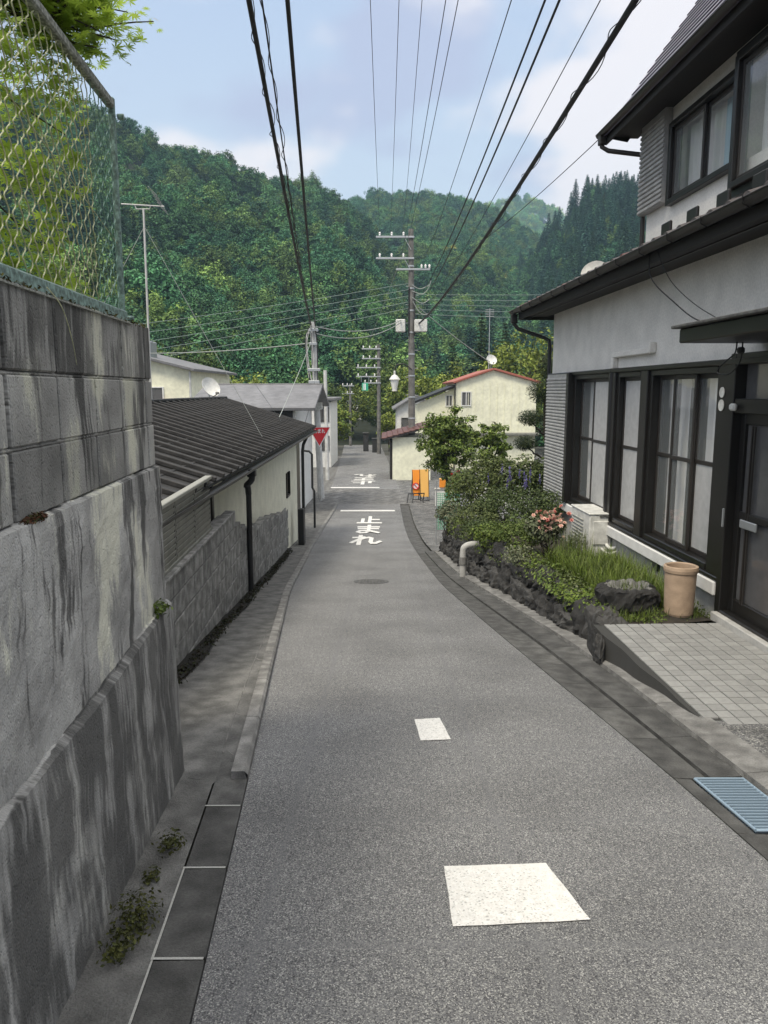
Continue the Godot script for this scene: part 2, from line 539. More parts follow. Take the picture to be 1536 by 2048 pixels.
func limb(mb: MB, a: Vector3, b: Vector3, r0: float, r1: float, wob := 0.08, k := 6) -> void:
	var pts := PackedVector3Array()
	var l := a.distance_to(b)
	for i in k + 1:
		var t := float(i) / k
		var j := Vector3(rng.randfn(), rng.randfn() * 0.3, rng.randfn()) * wob * l * (0.0 if i == 0 or i == k else 1.0)
		pts.append(a.lerp(b, t) + j)
	mb.tube(pts, r0, r1, 7)

func broad_tree(called: String, label: String, at: Vector3, height: float, rad: float, cols: Array, n := 60, per := 40, le := 0.22, group := "", low := 0.3) -> Node3D:
	var t := thing(called, label, "tree", at, 0.0, group)
	var tr := MB.new()
	var top := Vector3(rng.randf_range(-0.1, 0.1) * rad, height * 0.8, rng.randf_range(-0.1, 0.1) * rad)
	limb(tr, Vector3(0, -0.3, 0), top, height * 0.022 + 0.02, height * 0.005, 0.02)
	for i in 7:
		var f := rng.randf_range(low, 0.75)
		var a := TAU * i / 7.0 + rng.randf()
		limb(tr, top * f, Vector3(cos(a) * rad * 0.75, height * (f + 0.18), sin(a) * rad * 0.75), height * 0.009 + 0.006, 0.006, 0.05)
	build("trunk", tr, M.bark, t)
	var cr := MB.new()
	var ch := height * (1.0 - low)
	clumps(cr, Vector3(0, height - ch * 0.5, 0), Vector3(rad, ch * 0.5, rad), n, per, rad * 0.24, le, le * 0.5, cols)
	build("crown", cr, M.leaf, t)
	return t

func conifer(called: String, label: String, at: Vector3, height: float, rad: float, cols: Array, group := "") -> Node3D:
	var t := thing(called, label, "tree", at, rng.randf() * TAU, group)
	var tr := MB.new()
	tr.tube(PackedVector3Array([Vector3(0, -0.3, 0), Vector3(0, height * 0.5, 0), Vector3(0, height * 0.98, 0)]), height * 0.015, 0.01, 7)
	build("trunk", tr, M.bark, t)
	var cr := MB.new()
	conifer_crown(cr, height, rad, cols, 30, 9, 7)
	build("crown", cr, M.leaf, t)
	return t

func conifer_crown(mb: MB, height: float, rad: float, cols: Array, layers: int, arms: int, per: int) -> void:
	mb.use_col = true
	for i in layers:
		var f := float(i) / layers
		var y := lerpf(height * 0.12, height, pow(f, 0.9))
		var r := rad * (1.0 - f) * rng.randf_range(0.7, 1.15) + 0.02
		for j in arms:
			var a := TAU * j / arms + rng.randf() * 0.9 + i
			var out := Vector3(cos(a), -0.28, sin(a))
			for k in per:
				var p := Vector3(0, y, 0) + out * r * (k + rng.randf()) / per
				var kc: Color = cols[rng.randi() % cols.size()]
				var g := rng.randf_range(0.65, 1.35)
				mb.col = Color(kc.r * g, kc.g * g, kc.b * g)
				var dir := (out + Vector3(rng.randfn(), rng.randfn() * 0.5 - 0.2, rng.randfn()) * 0.6).normalized()
				var nor := dir.cross(Vector3(-sin(a), rng.randfn() * 0.5, cos(a))).normalized()
				if nor.y < 0:
					nor = -nor
				var z := rng.randf_range(0.7, 1.3) * (0.3 + 0.8 * (1.0 - f))
				mb.leaf(p, dir, nor, rad * 0.3 * z, rad * 0.13 * z)

func bush(called: String, label: String, at: Vector3, rad: Vector3, count: int, le: float, wi: float, cols: Array, category := "bush", group := "", lumps := 9) -> Node3D:
	var t := thing(called, label, category, at, 0.0, group)
	var tr := MB.new()
	for i in 6:
		var a := TAU * i / 6.0 + rng.randf()
		limb(tr, Vector3(cos(a) * 0.03, -0.1, sin(a) * 0.03), Vector3(cos(a) * rad.x * 0.6, rad.y * rng.randf_range(0.8, 1.5), sin(a) * rad.z * 0.6), 0.014, 0.004, 0.06)
	build("stem", tr, M.bark, t)
	var cr := MB.new()
	leaf_cloud(cr, Vector3(0, rad.y, 0), rad * 0.8, count / 3, le, wi, cols)
	for i in lumps:
		var q := Vector3(rng.randfn(), absf(rng.randfn()) * 0.8 - 0.25, rng.randfn()).normalized()
		leaf_cloud(cr, Vector3(0, rad.y, 0) + q * rad * 0.62, rad * rng.randf_range(0.36, 0.52), count * 2 / 3 / lumps, le, wi, cols)
	build("foliage", cr, M.leaf, t)
	return t

func blade_patch(mb: MB, where: Callable, count: int, h0: float, h1: float, wi: float, cols: Array, lean := 0.45) -> void:
	mb.use_col = true
	for i in count:
		var p: Vector3 = where.call()
		var h := rng.randf_range(h0, h1)
		var a := rng.randf() * TAU
		var s := Vector3(cos(a), 0, sin(a))
		var f := Vector3(-s.z, 0, s.x)
		var b := f * h * lean * rng.randf()
		var k: Color = cols[rng.randi() % cols.size()]
		var g := rng.randf_range(0.7, 1.3)
		mb.col = Color(k.r * g, k.g * g, k.b * g)
		var m := p + Vector3.UP * h * 0.6 + b * 0.4
		var t := p + Vector3.UP * h * 0.95 + b
		mb.tri(p - s * wi, p + s * wi, m + s * wi * 0.7)
		mb.tri(p - s * wi, m + s * wi * 0.7, m - s * wi * 0.7)
		mb.tri(m - s * wi * 0.7, m + s * wi * 0.7, t)

func rock_mesh(sd: int, flat := 0.8) -> ArrayMesh:
	var mb := MB.new()
	var n := fnl(0.9, 3, sd)
	var fine := fnl(3.2, 3, sd + 500)
	var nl := 14
	var ns := 20
	var pos := []
	var nor := []
	for i in nl + 1:
		var row := PackedVector3Array()
		for j in ns:
			var th := PI * i / nl
			var ph := TAU * j / ns
			var q := Vector3(sin(th) * cos(ph), cos(th), sin(th) * sin(ph))
			var m := maxf(absf(q.x), maxf(absf(q.y), absf(q.z)))
			q = q.lerp(q / m, 0.6)             # squarish
			row.append(q * 0.5 * (1.0 + 0.4 * n.get_noise_3dv(q * 2.0) + 0.22 * fine.get_noise_3dv(q * 1.8)))
		pos.append(row)
		var z := PackedVector3Array()
		z.resize(ns)
		nor.append(z)
	for pass_no in 2:
		for i in nl:
			for j in ns:
				var k := (j + 1) % ns
				for f in [[i, j, i, k, i + 1, k], [i, j, i + 1, k, i + 1, j]]:
					var a: Vector3 = pos[f[0]][f[1]]
					var b: Vector3 = pos[f[2]][f[3]]
					var d: Vector3 = pos[f[4]][f[5]]
					if pass_no == 0:
						var fn := (b - a).cross(d - a)
						if fn.dot(a + b + d) < 0.0:
							fn = -fn
						for e in 3:
							nor[f[e * 2]][f[e * 2 + 1]] += fn
					else:
						var fl := (b - a).cross(d - a).normalized()
						if fl.dot(a + b + d) < 0.0:
							fl = -fl
						mb.stri(a, b, d, nor[f[0]][f[1]].normalized().lerp(fl, 0.6), nor[f[2]][f[3]].normalized().lerp(fl, 0.6), nor[f[4]][f[5]].normalized().lerp(fl, 0.6))
	return mb.mesh()

# ---------------------------------------------------------------- start
func _ready() -> void:
	rng.seed = 20240607
	var cam := Camera3D.new()
	cam.name = "camera"
	cam.position = Vector3(0, EYE, 0)
	cam.rotation_degrees = Vector3(-9.0, 0, 0)
	cam.fov = 67.25
	cam.near = 0.05
	cam.far = 4000
	add_child(cam)
	cam.current = true
	var env := Environment.new()
	env.background_mode = Environment.BG_SKY
	var sky := Sky.new()
	var pano := PanoramaSkyMaterial.new()
	pano.panorama = make_sky()
	sky.sky_material = pano
	env.sky = sky
	env.tonemap_mode = Environment.TONE_MAPPER_LINEAR
	env.tonemap_exposure = EXPOSURE
	env.fog_enabled = FOG
	env.fog_density = 0.0004
	env.fog_light_color = Color(0.72, 0.86, 0.97)
	env.sdfgi_enabled = true
	env.ssao_enabled = true
	env.ssil_enabled = true
	var we := WorldEnvironment.new()
	we.name = "world_environment"
	we.environment = env
	add_child(we)
	var sun := DirectionalLight3D.new()
	sun.name = "sun"
	sun.light_energy = 0.5
	sun.light_angular_distance = 16.0
	sun.light_color = Color(1.0, 0.96, 0.88)
	sun.shadow_enabled = true
	add_child(sun)
	sun.look_at_from_position(Vector3(-30, 80, 42), Vector3.ZERO)
	make_materials()
	make_ground()
	make_hills()
	make_block_wall()
	make_low_wall()
	make_stucco_house()
	make_porch()
	make_left_house()
	make_far_houses()
	make_poles()
	make_cables()
	make_street_things()
	make_fence()
	make_maple()
	make_garden()
	make_trees()
	make_weeds()
const FOG := true
const EXPOSURE := 2.2

# ---------------------------------------------------------------- ground, road, pavements
func left_wall_x(d: float) -> float:
	return -0.8436 - 0.0693 * d if d < 3.72 else -1.36 - 0.04 * d

func make_ground() -> void:
	var g := MB.new()
	var xs := [-120.0, -60.0, -30.0, -12.0, -4.0, 0.0, 4.0, 12.0, 30.0, 60.0, 120.0]
	for i in 66:
		var a := -60.0 + 3.0 * i
		var b := a + 3.0
		for j in xs.size() - 1:
			g.quad(V(xs[j], prof(a) - 0.09, a), V(xs[j + 1], prof(a) - 0.09, a), V(xs[j + 1], prof(b) - 0.09, b), V(xs[j], prof(b) - 0.09, b))
	structure("ground", "bare earth under the houses and the lane", "ground", g, M.ground)
	var r := MB.new()
	strip(r, func(d): return smooth_tab(LE, d), func(d): return smooth_tab(RE, d), -12, 27.4, 0.4, 0.0, 3)
	strip(r, func(d): return smooth_tab(LE, d), func(d): return smooth_tab(RE, d), 33.0, 78.0, 1.0, 0.0, 2)
	structure("road", "grey asphalt lane running downhill past the stop marking", "road", r, M.asphalt)
	var cr := MB.new()
	strip(cr, func(_d): return -40.0, func(_d): return 45.0, 27.4, 33.0, 0.7, -0.001, 6)
	structure("cross_road", "pale asphalt road crossing the foot of the lane", "road", cr, M.asphalt_side)
	var lane_joint := MB.new()                       # concrete channel along the mouth of the lane
	for q in [[27.35, 0.12], [32.9, 0.14], [30.4, 0.05]]:
		lane_joint.bb(V(-9, prof(q[0]) + 0.006, q[0]), V(9, prof(q[0]) - 0.1, q[0] + q[1]))
	structure("road_channel", "narrow concrete drain strips across the junction", "drain", lane_joint, M.kerb)
	# left pavement
	var lw := MB.new()
	strip(lw, func(d): return left_wall_x(d) - 0.3, func(d): return smooth_tab(LE, d) - (0.17 if d < 3.56 else 0.085), -12, 27.4, 0.3, 0.004, 3)
	structure("pavement", "grey concrete footway at the foot of the block walls", "pavement", lw, M.walk)
	var rp := MB.new()
	strip(rp, func(d): return smooth_tab(RG, d), func(_d): return 30.0, 15.5, 27.4, 0.5, -0.004, 3)
	strip(rp, func(d): return smooth_tab(RE, d), func(_d): return 30.0, 33.0, 60.0, 1.0, -0.03, 3)
	structure("yard_paving", "concrete yard between the garden and the junction", "pavement", rp, M.asphalt_side)
	var fl := MB.new()
	strip(fl, func(_d): return -30.0, func(d): return smooth_tab(LE, d), 33.0, 60.0, 1.0, -0.03, 3)
	structure("far_paving", "concrete verge beside the lane beyond the junction", "pavement", fl, M.walk)
	# left: flush channel blocks, then a raised kerb
	var ch := thing("channel_kerb", "flush concrete channel blocks with white mortar joints along the footway", "kerb")
	ch.set_meta("kind", "structure")
	var d := -2.34
	while d < 3.5:
		var e := d + 0.56
		var mb := MB.new()
		var k := func(dd: float, lx: float, off: float) -> Vector3: return V(smooth_tab(LE, dd) + lx, prof(dd) + off, dd)
		var a0 := d + 0.012
		var a1 := e - 0.002
		mb.quad(k.call(a0, -0.162, 0.004), k.call(a0, -0.004, 0.007), k.call(a1, -0.004, 0.007), k.call(a1, -0.162, 0.004))
		mb.quad(k.call(a0, -0.004, 0.007), k.call(a0, -0.002, -0.05), k.call(a1, -0.002, -0.05), k.call(a1, -0.004, 0.007))
		build("channel_block", mb, M.gutter if rng.randf() < 0.6 else M.gutter_b, ch)
		var jm := MB.new()
		jm.quad(k.call(d - 0.001, -0.17, 0.008), k.call(d - 0.001, -0.008, 0.009), k.call(d + 0.011, -0.008, 0.009), k.call(d + 0.011, -0.17, 0.008))
		if d > 1.5 and d < 2.4:                       # lime along the back joint, worn away elsewhere
			jm.quad(k.call(d, -0.172, 0.006), k.call(d, -0.163, 0.007), k.call(e, -0.163, 0.007), k.call(e, -0.170, 0.006))
		build("mortar_joint", jm, M.joint, ch)
		d = e
	var kb := thing("kerb", "low pale concrete kerb stones beside the footway", "kerb")
	kb.set_meta("kind", "structure")
	d = 3.58
	while d < 27.0:
		var e := minf(d + 0.9, 27.2)
		var mb := MB.new()
		var h := 0.045
		var steps := 3
		for i in steps:
			var a := lerpf(d + 0.006, e - 0.006, float(i) / steps)
			var b := lerpf(d + 0.006, e - 0.006, float(i + 1) / steps)
			var k := func(dd: float, lx: float, off: float) -> Vector3: return V(smooth_tab(LE, dd) + lx, prof(dd) + off, dd)
			mb.quad(k.call(a, -0.085, h), k.call(a, -0.018, h), k.call(b, -0.018, h), k.call(b, -0.085, h))
			mb.quad(k.call(a, -0.018, h), k.call(a, -0.002, h - 0.018), k.call(b, -0.002, h - 0.018), k.call(b, -0.018, h))
			mb.quad(k.call(a, -0.002, h - 0.018), k.call(a, 0.0, -0.03), k.call(b, 0.0, -0.03), k.call(b, -0.002, h - 0.018))
			mb.quad(k.call(b, -0.085, h), k.call(b, -0.085, -0.03), k.call(a, -0.085, -0.03), k.call(a, -0.085, h))
			if i == 0:
				mb.quad(k.call(a, -0.085, -0.03), k.call(a, 0.0, -0.03), k.call(a, -0.018, h), k.call(a, -0.085, h))
		build("kerb_stone", mb, M.kerb, kb)
		d = e
	# thin crusts of lime that water left on the footway
	var lime_lines := [[[-0.88, 3.95], [-0.93, 4.4], [-1.0, 5.2], [-1.08, 6.2], [-1.16, 7.4]], [[-0.86, 3.98], [-0.8, 3.9], [-0.76, 3.92], [-0.72, 4.05]], [[-0.98, 3.6], [-0.92, 3.58], [-0.85, 3.6]], [[-1.0, 5.2], [-0.95, 5.12], [-0.9, 5.15], [-0.86, 5.25]], [[-0.96, 4.7], [-0.9, 4.62], [-0.84, 4.66]], [[-1.08, 6.2], [-1.02, 6.12], [-0.96, 6.2]], [[-1.12, 6.9], [-1.05, 6.82], [-1.0, 6.9]]]
	for q in lime_lines:
		var lm := MB.new()
		var pp := []
		for z in q:
			pp.append(V(z[0], prof(z[1]) + 0.004, z[1]))
		lm.tube(curve3(pp, 6), 0.0045, 0.003, 4)
		build("lime_crust", lm, M.kerb, kb)
	# right: covered gutter of two rows of slabs with a slot between them, then a kerb
	var gt := thing("covered_gutter", "dark concrete gutter slabs with a drain slot along the lane", "gutter")
	gt.set_meta("kind", "structure")
	d = -2.4
	while d < 15.4:
		var e := d + 0.6
		var k := func(dd: float, f: float, off: float) -> Vector3: return V(lerpf(smooth_tab(RE, dd), smooth_tab(RG, dd), f), prof(dd) + off, dd)
		var grated := d > 2.9 and d < 3.4
		if true:
			for side in (1 if grated else 2):
				var f0 := 0.01 if side == 0 else 0.535
				var f1 := (0.25 if grated else 0.49) if side == 0 else 0.985
				var mb := MB.new()
				var a := d + 0.003
				var b := e - 0.003
				var h0 := 0.004 if side == 0 else 0.006
				var h1 := -0.004 if side == 0 else 0.012
				mb.quad(k.call(a, f0, h0), k.call(a, f1, h1), k.call(b, f1, h1), k.call(b, f0, h0))
				mb.quad(k.call(a, f1, h1), k.call(a, f1, -0.08), k.call(b, f1, -0.08), k.call(b, f1, h1))
				mb.quad(k.call(b, f0, h0), k.call(b, f0, -0.08), k.call(a, f0, -0.08), k.call(a, f0, h0))
				mb.quad(k.call(a, f0, -0.08), k.call(a, f1, -0.08), k.call(a, f1, h1), k.call(a, f0, h0))
				build("gutter_slab", mb, M.gutter if rng.randf() < 0.7 else M.gutter_b, gt)
		d = e
	var bed := MB.new()
	strip(bed, func(q): return smooth_tab(RE, q), func(q): return smooth_tab(RG, q), -12, 27.4, 0.5, -0.05)
	build("gutter_bed", bed, M.gutter, gt)
	var rk := thing("stone_kerb", "pale worn concrete kerb between gutter and tiled porch", "kerb")
	rk.set_meta("kind", "structure")
	d = -2.4
	while d < 15.4:
		var e := minf(d + 1.2, 15.5)
		var mb := MB.new()
		for i in 4:
			var a := lerpf(d + 0.004, e - 0.004, i / 4.0)
			var b := lerpf(d + 0.004, e - 0.004, (i + 1) / 4.0)
			var k := func(dd: float, lx: float, off: float) -> Vector3: return V(smooth_tab(RG, dd) + lx, prof(dd) + off, dd)
			var w := 0.21
			mb.quad(k.call(a, 0.012, 0.03), k.call(a, w, 0.045), k.call(b, w, 0.045), k.call(b, 0.012, 0.03))
			mb.quad(k.call(b, 0.012, 0.03), k.call(b, 0.0, -0.06), k.call(a, 0.0, -0.06), k.call(a, 0.012, 0.03))
			mb.quad(k.call(a, w, 0.045), k.call(a, w, -0.1), k.call(b, w, -0.1), k.call(b, w, 0.045))
			if i == 0:
				mb.quad(k.call(a, 0.0, -0.06), k.call(a, w, -0.1), k.call(a, w, 0.045), k.call(a, 0.012, 0.03))
		build("kerb_stone", mb, M.kerb, rk)
		d = e
	var ap := MB.new()
	strip(ap, func(q): return smooth_tab(RG, q) + 0.2, func(_q): return 9.0, -12, 4.42, 0.4, 0.035, 3)
	structure("driveway", "rough dark asphalt apron in front of the tiled porch", "pavement", ap, M.asphalt_side)
	# steel grating over the gutter
	var gr := thing("drain_grating", "steel bar grating set in the dark gutter slabs", "grating")
	var fr := MB.new()
	var gk := func(dd: float, f: float, off: float) -> Vector3: return V(lerpf(smooth_tab(RE, dd), smooth_tab(RG, dd), f), prof(dd) + off, dd)
	for f in [0.28, 0.97]:
		fr.tube(PackedVector3Array([gk.call(3.02, f, 0.006), gk.call(3.58, f, 0.006)]), 0.009, 0.009, 4)
	for dd in [3.02, 3.58]:
		fr.tube(PackedVector3Array([gk.call(dd, 0.28, 0.006), gk.call(dd, 0.97, 0.006)]), 0.009, 0.009, 4)
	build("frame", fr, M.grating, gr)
	for i in 18:
		var bar := MB.new()
		var dd := 3.04 + 0.031 * i
		var a: Vector3 = gk.call(dd, 0.29, 0.0)
		var b: Vector3 = gk.call(dd, 0.96, 0.0)
		bar.box((a + b) * 0.5, Vector3(a.distance_to(b), 0.03, 0.008))
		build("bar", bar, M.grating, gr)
	# manhole cover
	var mh := thing("manhole_cover", "round cast iron manhole cover flush in the asphalt", "manhole cover", V(-0.19, prof(11.1) + 0.006, 11.1))
	mh.rotation.x = atan(-0.117)
	var mc := MB.new()
	mc.lathe(Vector3.ZERO, [Vector2(0.26, -0.03), Vector2(0.26, 0.0), Vector2(0.235, 0.002), Vector2(0.0, 0.002)], 32)
	build("cover", mc, M.iron, mh)
	var ms := MB.new()
	for i in range(-4, 5):
		for j in range(-4, 5):
			if i * i + j * j < 17:
				ms.cbox(Vector3(i * 0.048, 0.004, j * 0.048), Vector3(0.032, 0.006, 0.032), 0.002)
	build("tread", ms, M.iron, mh)
	# painted markings
	paint_patch("road_marking", "large white painted square on the asphalt", [[0.23, 2.32], [0.7, 2.36], [0.63, 2.745], [0.232, 2.72]])
	paint_patch("road_marking", "small white painted square on the asphalt", [[0.21, 4.15], [0.385, 4.17], [0.35, 4.57], [0.19, 4.54]])
	paint_patch("stop_line", "white painted stop line across the lane", [[-1.44, 25.0], [0.36, 25.0], [0.36, 25.4], [-1.44, 25.4]])
	stop_text("stop_lettering", "white painted stop lettering on the lane before the stop line", Vector2(-0.42, 16.9), 0.68, 7.0, false)
	stop_text("far_stop_lettering", "white painted stop lettering beyond the junction facing away", Vector2(-1.0, 35.0), 1.1, 6.2, true)
	paint_patch("far_stop_line", "white painted stop line beyond the junction", [[-2.35, 33.6], [-0.2, 33.6], [-0.2, 34.0], [-2.35, 34.0]])

func paint_patch(called: String, label: String, q: Array) -> void:
	var mb := MB.new()
	var n := 8
	for i in n:
		for j in n:
			var P := func(a: float, b: float) -> Vector3:
				var x0 := lerpf(q[0][0], q[1][0], a)
				var x1 := lerpf(q[3][0], q[2][0], a)
				var d0 := lerpf(q[0][1], q[1][1], a)
				var d1 := lerpf(q[3][1], q[2][1], a)
				var j0 := 0.0015 * sin(a * 37.0 + q[0][0] * 9.0) * (1.0 if b == 0.0 or b == 1.0 else 0.0)
				var dd := lerpf(d0, d1, b) + j0
				return V(lerpf(x0, x1, b) + 0.0012 * sin(b * 41.0) * (1.0 if a == 0.0 or a == 1.0 else 0.0), prof(dd) + 0.005, dd)
			mb.quad(P.call(float(i) / n, float(j) / n), P.call(float(i + 1) / n, float(j) / n), P.call(float(i + 1) / n, float(j + 1) / n), P.call(float(i) / n, float(j + 1) / n))
	tag(build(numbered(called), mb, M.paint, self), label, "road marking")

const GLYPHS := {
	"stop": [[[0.5, 0.97], [0.5, 0.08]], [[0.5, 0.55], [0.88, 0.55]], [[0.2, 0.62], [0.2, 0.08]], [[0.02, 0.08], [0.98, 0.08]]],
	"ma": [[[0.1, 0.8], [0.9, 0.8]], [[0.13, 0.57], [0.87, 0.57]], [[0.52, 0.98], [0.52, 0.22], [0.42, 0.09], [0.24, 0.06], [0.12, 0.16], [0.2, 0.29], [0.4, 0.3], [0.62, 0.24], [0.9, 0.06]]],
	"re": [[[0.27, 0.98], [0.27, 0.02]], [[0.04, 0.74], [0.4, 0.78], [0.02, 0.2]], [[0.12, 0.34], [0.4, 0.64], [0.57, 0.73], [0.68, 0.64], [0.66, 0.25], [0.72, 0.09], [0.84, 0.1], [0.98, 0.28]]],
}

func ribbon(mb: MB, pts: Array, wid: float, P: Callable) -> void:   # a stroke of even width laid through P(u, v)
	for i in pts.size() - 1:
		var a := Vector2(pts[i][0], pts[i][1])
		var b := Vector2(pts[i + 1][0], pts[i + 1][1])
		var t := (b - a).normalized()
		a -= t * wid * 0.35
		b += t * wid * 0.35
		var s := Vector2(-t.y, t.x) * wid * 0.5
		for k in 4:
			var p := a.lerp(b, k / 4.0)
			var q := a.lerp(b, (k + 1) / 4.0)
			mb.quad(P.call(p + s, i), P.call(p - s, i), P.call(q - s, i), P.call(q + s, i))

func stop_text(called: String, label: String, at: Vector2, w: float, le: float, away: bool) -> void:
	var t := thing(called, label, "road marking", V(at.x, prof(at.y), at.y))
	var i := 0
	for gname in ["re", "ma", "stop"]:
		var mb := MB.new()
		var P := func(q: Vector2, layer: int) -> Vector3:
			var u := q.x
			var v := (i + q.y * 0.84) / 3.0
			if away:
				u = 1.0 - u
				v = 1.0 - v
			var dd := at.y + v * le
			return V(at.x + (u - 0.5) * w , prof(dd) + 0.006 + 0.0012 * layer, dd) - t.position
		var li := 0
		for stroke in GLYPHS[gname]:
			var base := li * 3
			ribbon(mb, stroke, 0.15, func(q: Vector2, k: int) -> Vector3: return P.call(q, base + k))
			li += 1
		build("character", mb, M.paint, t)
		i += 1

func make_hills() -> void:
	var layers := [
		{"r0": 70.0, "r": 270.0, "drop": 9.0, "t": [[-70, 0.35], [-40, 0.38], [-24.8, 0.356], [-18.1, 0.322], [-16.2, 0.303], [-14.3, 0.292], [-12.0, 0.289], [-10.4, 0.271], [-8.3, 0.264], [-5.9, 0.263], [-4.2, 0.252], [-2.8, 0.238], [-1.0, 0.202], [0.4, 0.155], [2.2, 0.087], [4, 0.03], [8, 0.0]]},
		{"r0": 110.0, "r": 480.0, "drop": 8.0, "t": [[-70, 0.2], [-7.3, 0.218], [-4.2, 0.231], [-2.8, 0.235], [-1.7, 0.244], [2.9, 0.246], [4.7, 0.244], [6.8, 0.231], [8.0, 0.216], [9.0, 0.2], [11.6, 0.18], [15.0, 0.19], [18.3, 0.198], [25.4, 0.199], [70, 0.22]]},
		{"r0": 560.0, "r": 950.0, "drop": 8.0, "t": [[-70, 0.1], [4, 0.19], [6.1, 0.213], [7.6, 0.229], [9.5, 0.24], [10.7, 0.232], [12.0, 0.214], [13.0, 0.203], [18, 0.18], [70, 0.1]]},
		{"r0": 120.0, "r": 320.0, "drop": 3.0, "t": [[-70, 0.0], [7, 0.0], [9, 0.1], [10.3, 0.158], [11.3, 0.187], [13.0, 0.22], [14.2, 0.245], [16.2, 0.258], [17.8, 0.246], [21.2, 0.249], [25.2, 0.263], [40, 0.3], [70, 0.25]]},
	]
	var n := fnl(0.012, 4, 8)
	var H := func(az: float, r: float) -> float:
		var best := -7.0
		for l in layers:
			var t := (tab(l.t, az - 0.5) + tab(l.t, az) * 2.0 + tab(l.t, az + 0.5)) * 0.25
			var top: float = t * l.r - l.drop
			if t < 0.02:
				continue
			var f := clampf((r - l.r0) / (l.r - l.r0), 0.0, 1.0)
			var y: float
			if r <= l.r:
				y = lerpf(-7.0, top, pow(f, 1.25))
			else:
				y = top - (r - l.r) * 0.6
			best = maxf(best, y)
		var x := r * sin(deg_to_rad(az))
		var z := r * cos(deg_to_rad(az))
		return best + n.get_noise_2d(x, z) * 9.0 * smoothstep(80.0, 200.0, r)
	var mb := MB.new()
	var rs := []
	var rr := 66.0
	while rr < 1250.0:
		rs.append(rr)
		rr *= 1.045
	var azs := []
	for i in 121:
		azs.append(-60.0 + i)
	var grid := []
	for r in rs:
		var row := PackedVector3Array()
		for a in azs:
			var q := deg_to_rad(a)
			row.append(V(r * sin(q), H.call(a, r), r * cos(q)))
		grid.append(row)
	for i in rs.size() - 1:
		for j in azs.size() - 1:
			mb.quad(grid[i][j], grid[i][j + 1], grid[i + 1][j + 1], grid[i + 1][j])
	structure("hills", "steep wooded hills behind the village", "hills", mb, M.hill)
	# the wood on the hills: crowns that nobody could count, as copies of a few crowns
	var kinds := []
	for k in 5:
		var c := MB.new()
		c.use_col = true
		var tint: Color = [Color(0.048, 0.13, 0.064), Color(0.066, 0.152, 0.062), Color(0.105, 0.172, 0.052), Color(0.032, 0.08, 0.056), Color(0.04, 0.092, 0.056)][k]
		var cols := [tint, tint * 0.75, tint * 1.3]
		if k < 3:
			clumps(c, Vector3(0, 4.2, 0), Vector3(3.1, 2.6, 3.1), 44, 70, 0.85, 0.32, 0.22, cols, 0.9)
			leaf_cloud(c, Vector3(0, 3.2, 0), Vector3(2.6, 2.6, 2.6), 500, 0.5, 0.34, [tint], 0.5, 0.4)
		else:
			conifer_crown(c, 10.0, 2.5, cols, 26, 9, 7)
		kinds.append({"mesh": c.mesh(), "at": [], "col": []})
	var cn := fnl(0.02, 3, 31)
	var tn := fnl(0.03, 3, 77)
	var tries := 0
	var total := 0
	while tries < 60000 and total < 15000:
		tries += 1
		var az := rng.randf_range(-34.0, 34.0)
		var r := sqrt(rng.randf_range(78.0 * 78.0, 560.0 * 560.0)) if rng.randf() < 0.87 else rng.randf_range(760.0, 960.0)
		if r > 600.0:
			az = rng.randf_range(3.0, 15.0)
		var dr := 6.0
		if r < 104.0 and az > -5.0 and az < 4.5:
			continue
		var y: float = H.call(az, r)
		if r > 110.0 and y < -4.0:
			continue
		if (H.call(az, r + dr) as float) < y - 3.5 and r > 140.0:      # the far side of a ridge, never seen
			continue
		var q := deg_to_rad(az)
		var x := r * sin(q)
		var z := r * cos(q)
		var cv := cn.get_noise_2d(x, z)
		var k := rng.randi() % 3
		if (cv > 0.33 and r < 230.0 and rng.randf() < 0.8) or (az > 9.5 and r > 170.0 and r < 345.0 and rng.randf() < 0.8):
			k = 3 + rng.randi() % 2
		var s := rng.randf_range(0.6, 1.2) * (1.0 + 0.35 * rng.randf() * rng.randf())
		if r > 600.0:
			s *= 1.2
		var b := Basis(Vector3.UP, rng.randf() * TAU).scaled(Vector3(s, s * rng.randf_range(0.85, 1.2), s))
		kinds[k].at.append(Transform3D(b, V(x, y - 0.8, z)))
		var f := rng.randf_range(0.62, 1.5)
		var w := tn.get_noise_2d(x, z)
		var warm := 1.0 + maxf(0.0, w) * 0.75
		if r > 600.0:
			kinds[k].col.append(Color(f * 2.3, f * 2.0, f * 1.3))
		elif rng.randf() < 0.022 and w > 0.12:
			kinds[k].col.append(Color(f * 1.9, f * 1.1, f * 0.8))
		else:
			kinds[k].col.append(Color(f * warm, f * lerpf(1.0, warm, 0.7), f))
		total += 1
	var names := ["broadleaf wood of mid green crowns covering the hills", "broadleaf wood of fresh green crowns covering the hills", "broadleaf wood of olive green crowns covering the hills", "conifer wood of dark green spires on the hills", "conifer wood of blue green spires on the hills"]
	for k in 5:
		var mm := MultiMesh.new()
		mm.transform_format = MultiMesh.TRANSFORM_3D
		mm.use_colors = true
		mm.mesh = kinds[k].mesh
		mm.instance_count = kinds[k].at.size()
		for i in kinds[k].at.size():
			mm.set_instance_transform(i, kinds[k].at[i])
			mm.set_instance_color(i, kinds[k].col[i])
		var o := MultiMeshInstance3D.new()
		o.name = numbered("hillside_forest")
		o.multimesh = mm
		o.material_override = M.leaf_far
		add_child(o, true)
		tag(o, names[k], "forest", "woods on the hills", "stuff")

# ---------------------------------------------------------------- left: old block wall
func H(lx: float, y: float, s: float) -> Vector3:      # a point in the frame of a building whose front runs along the lane
	return Vector3(lx, y + EYE, -s)

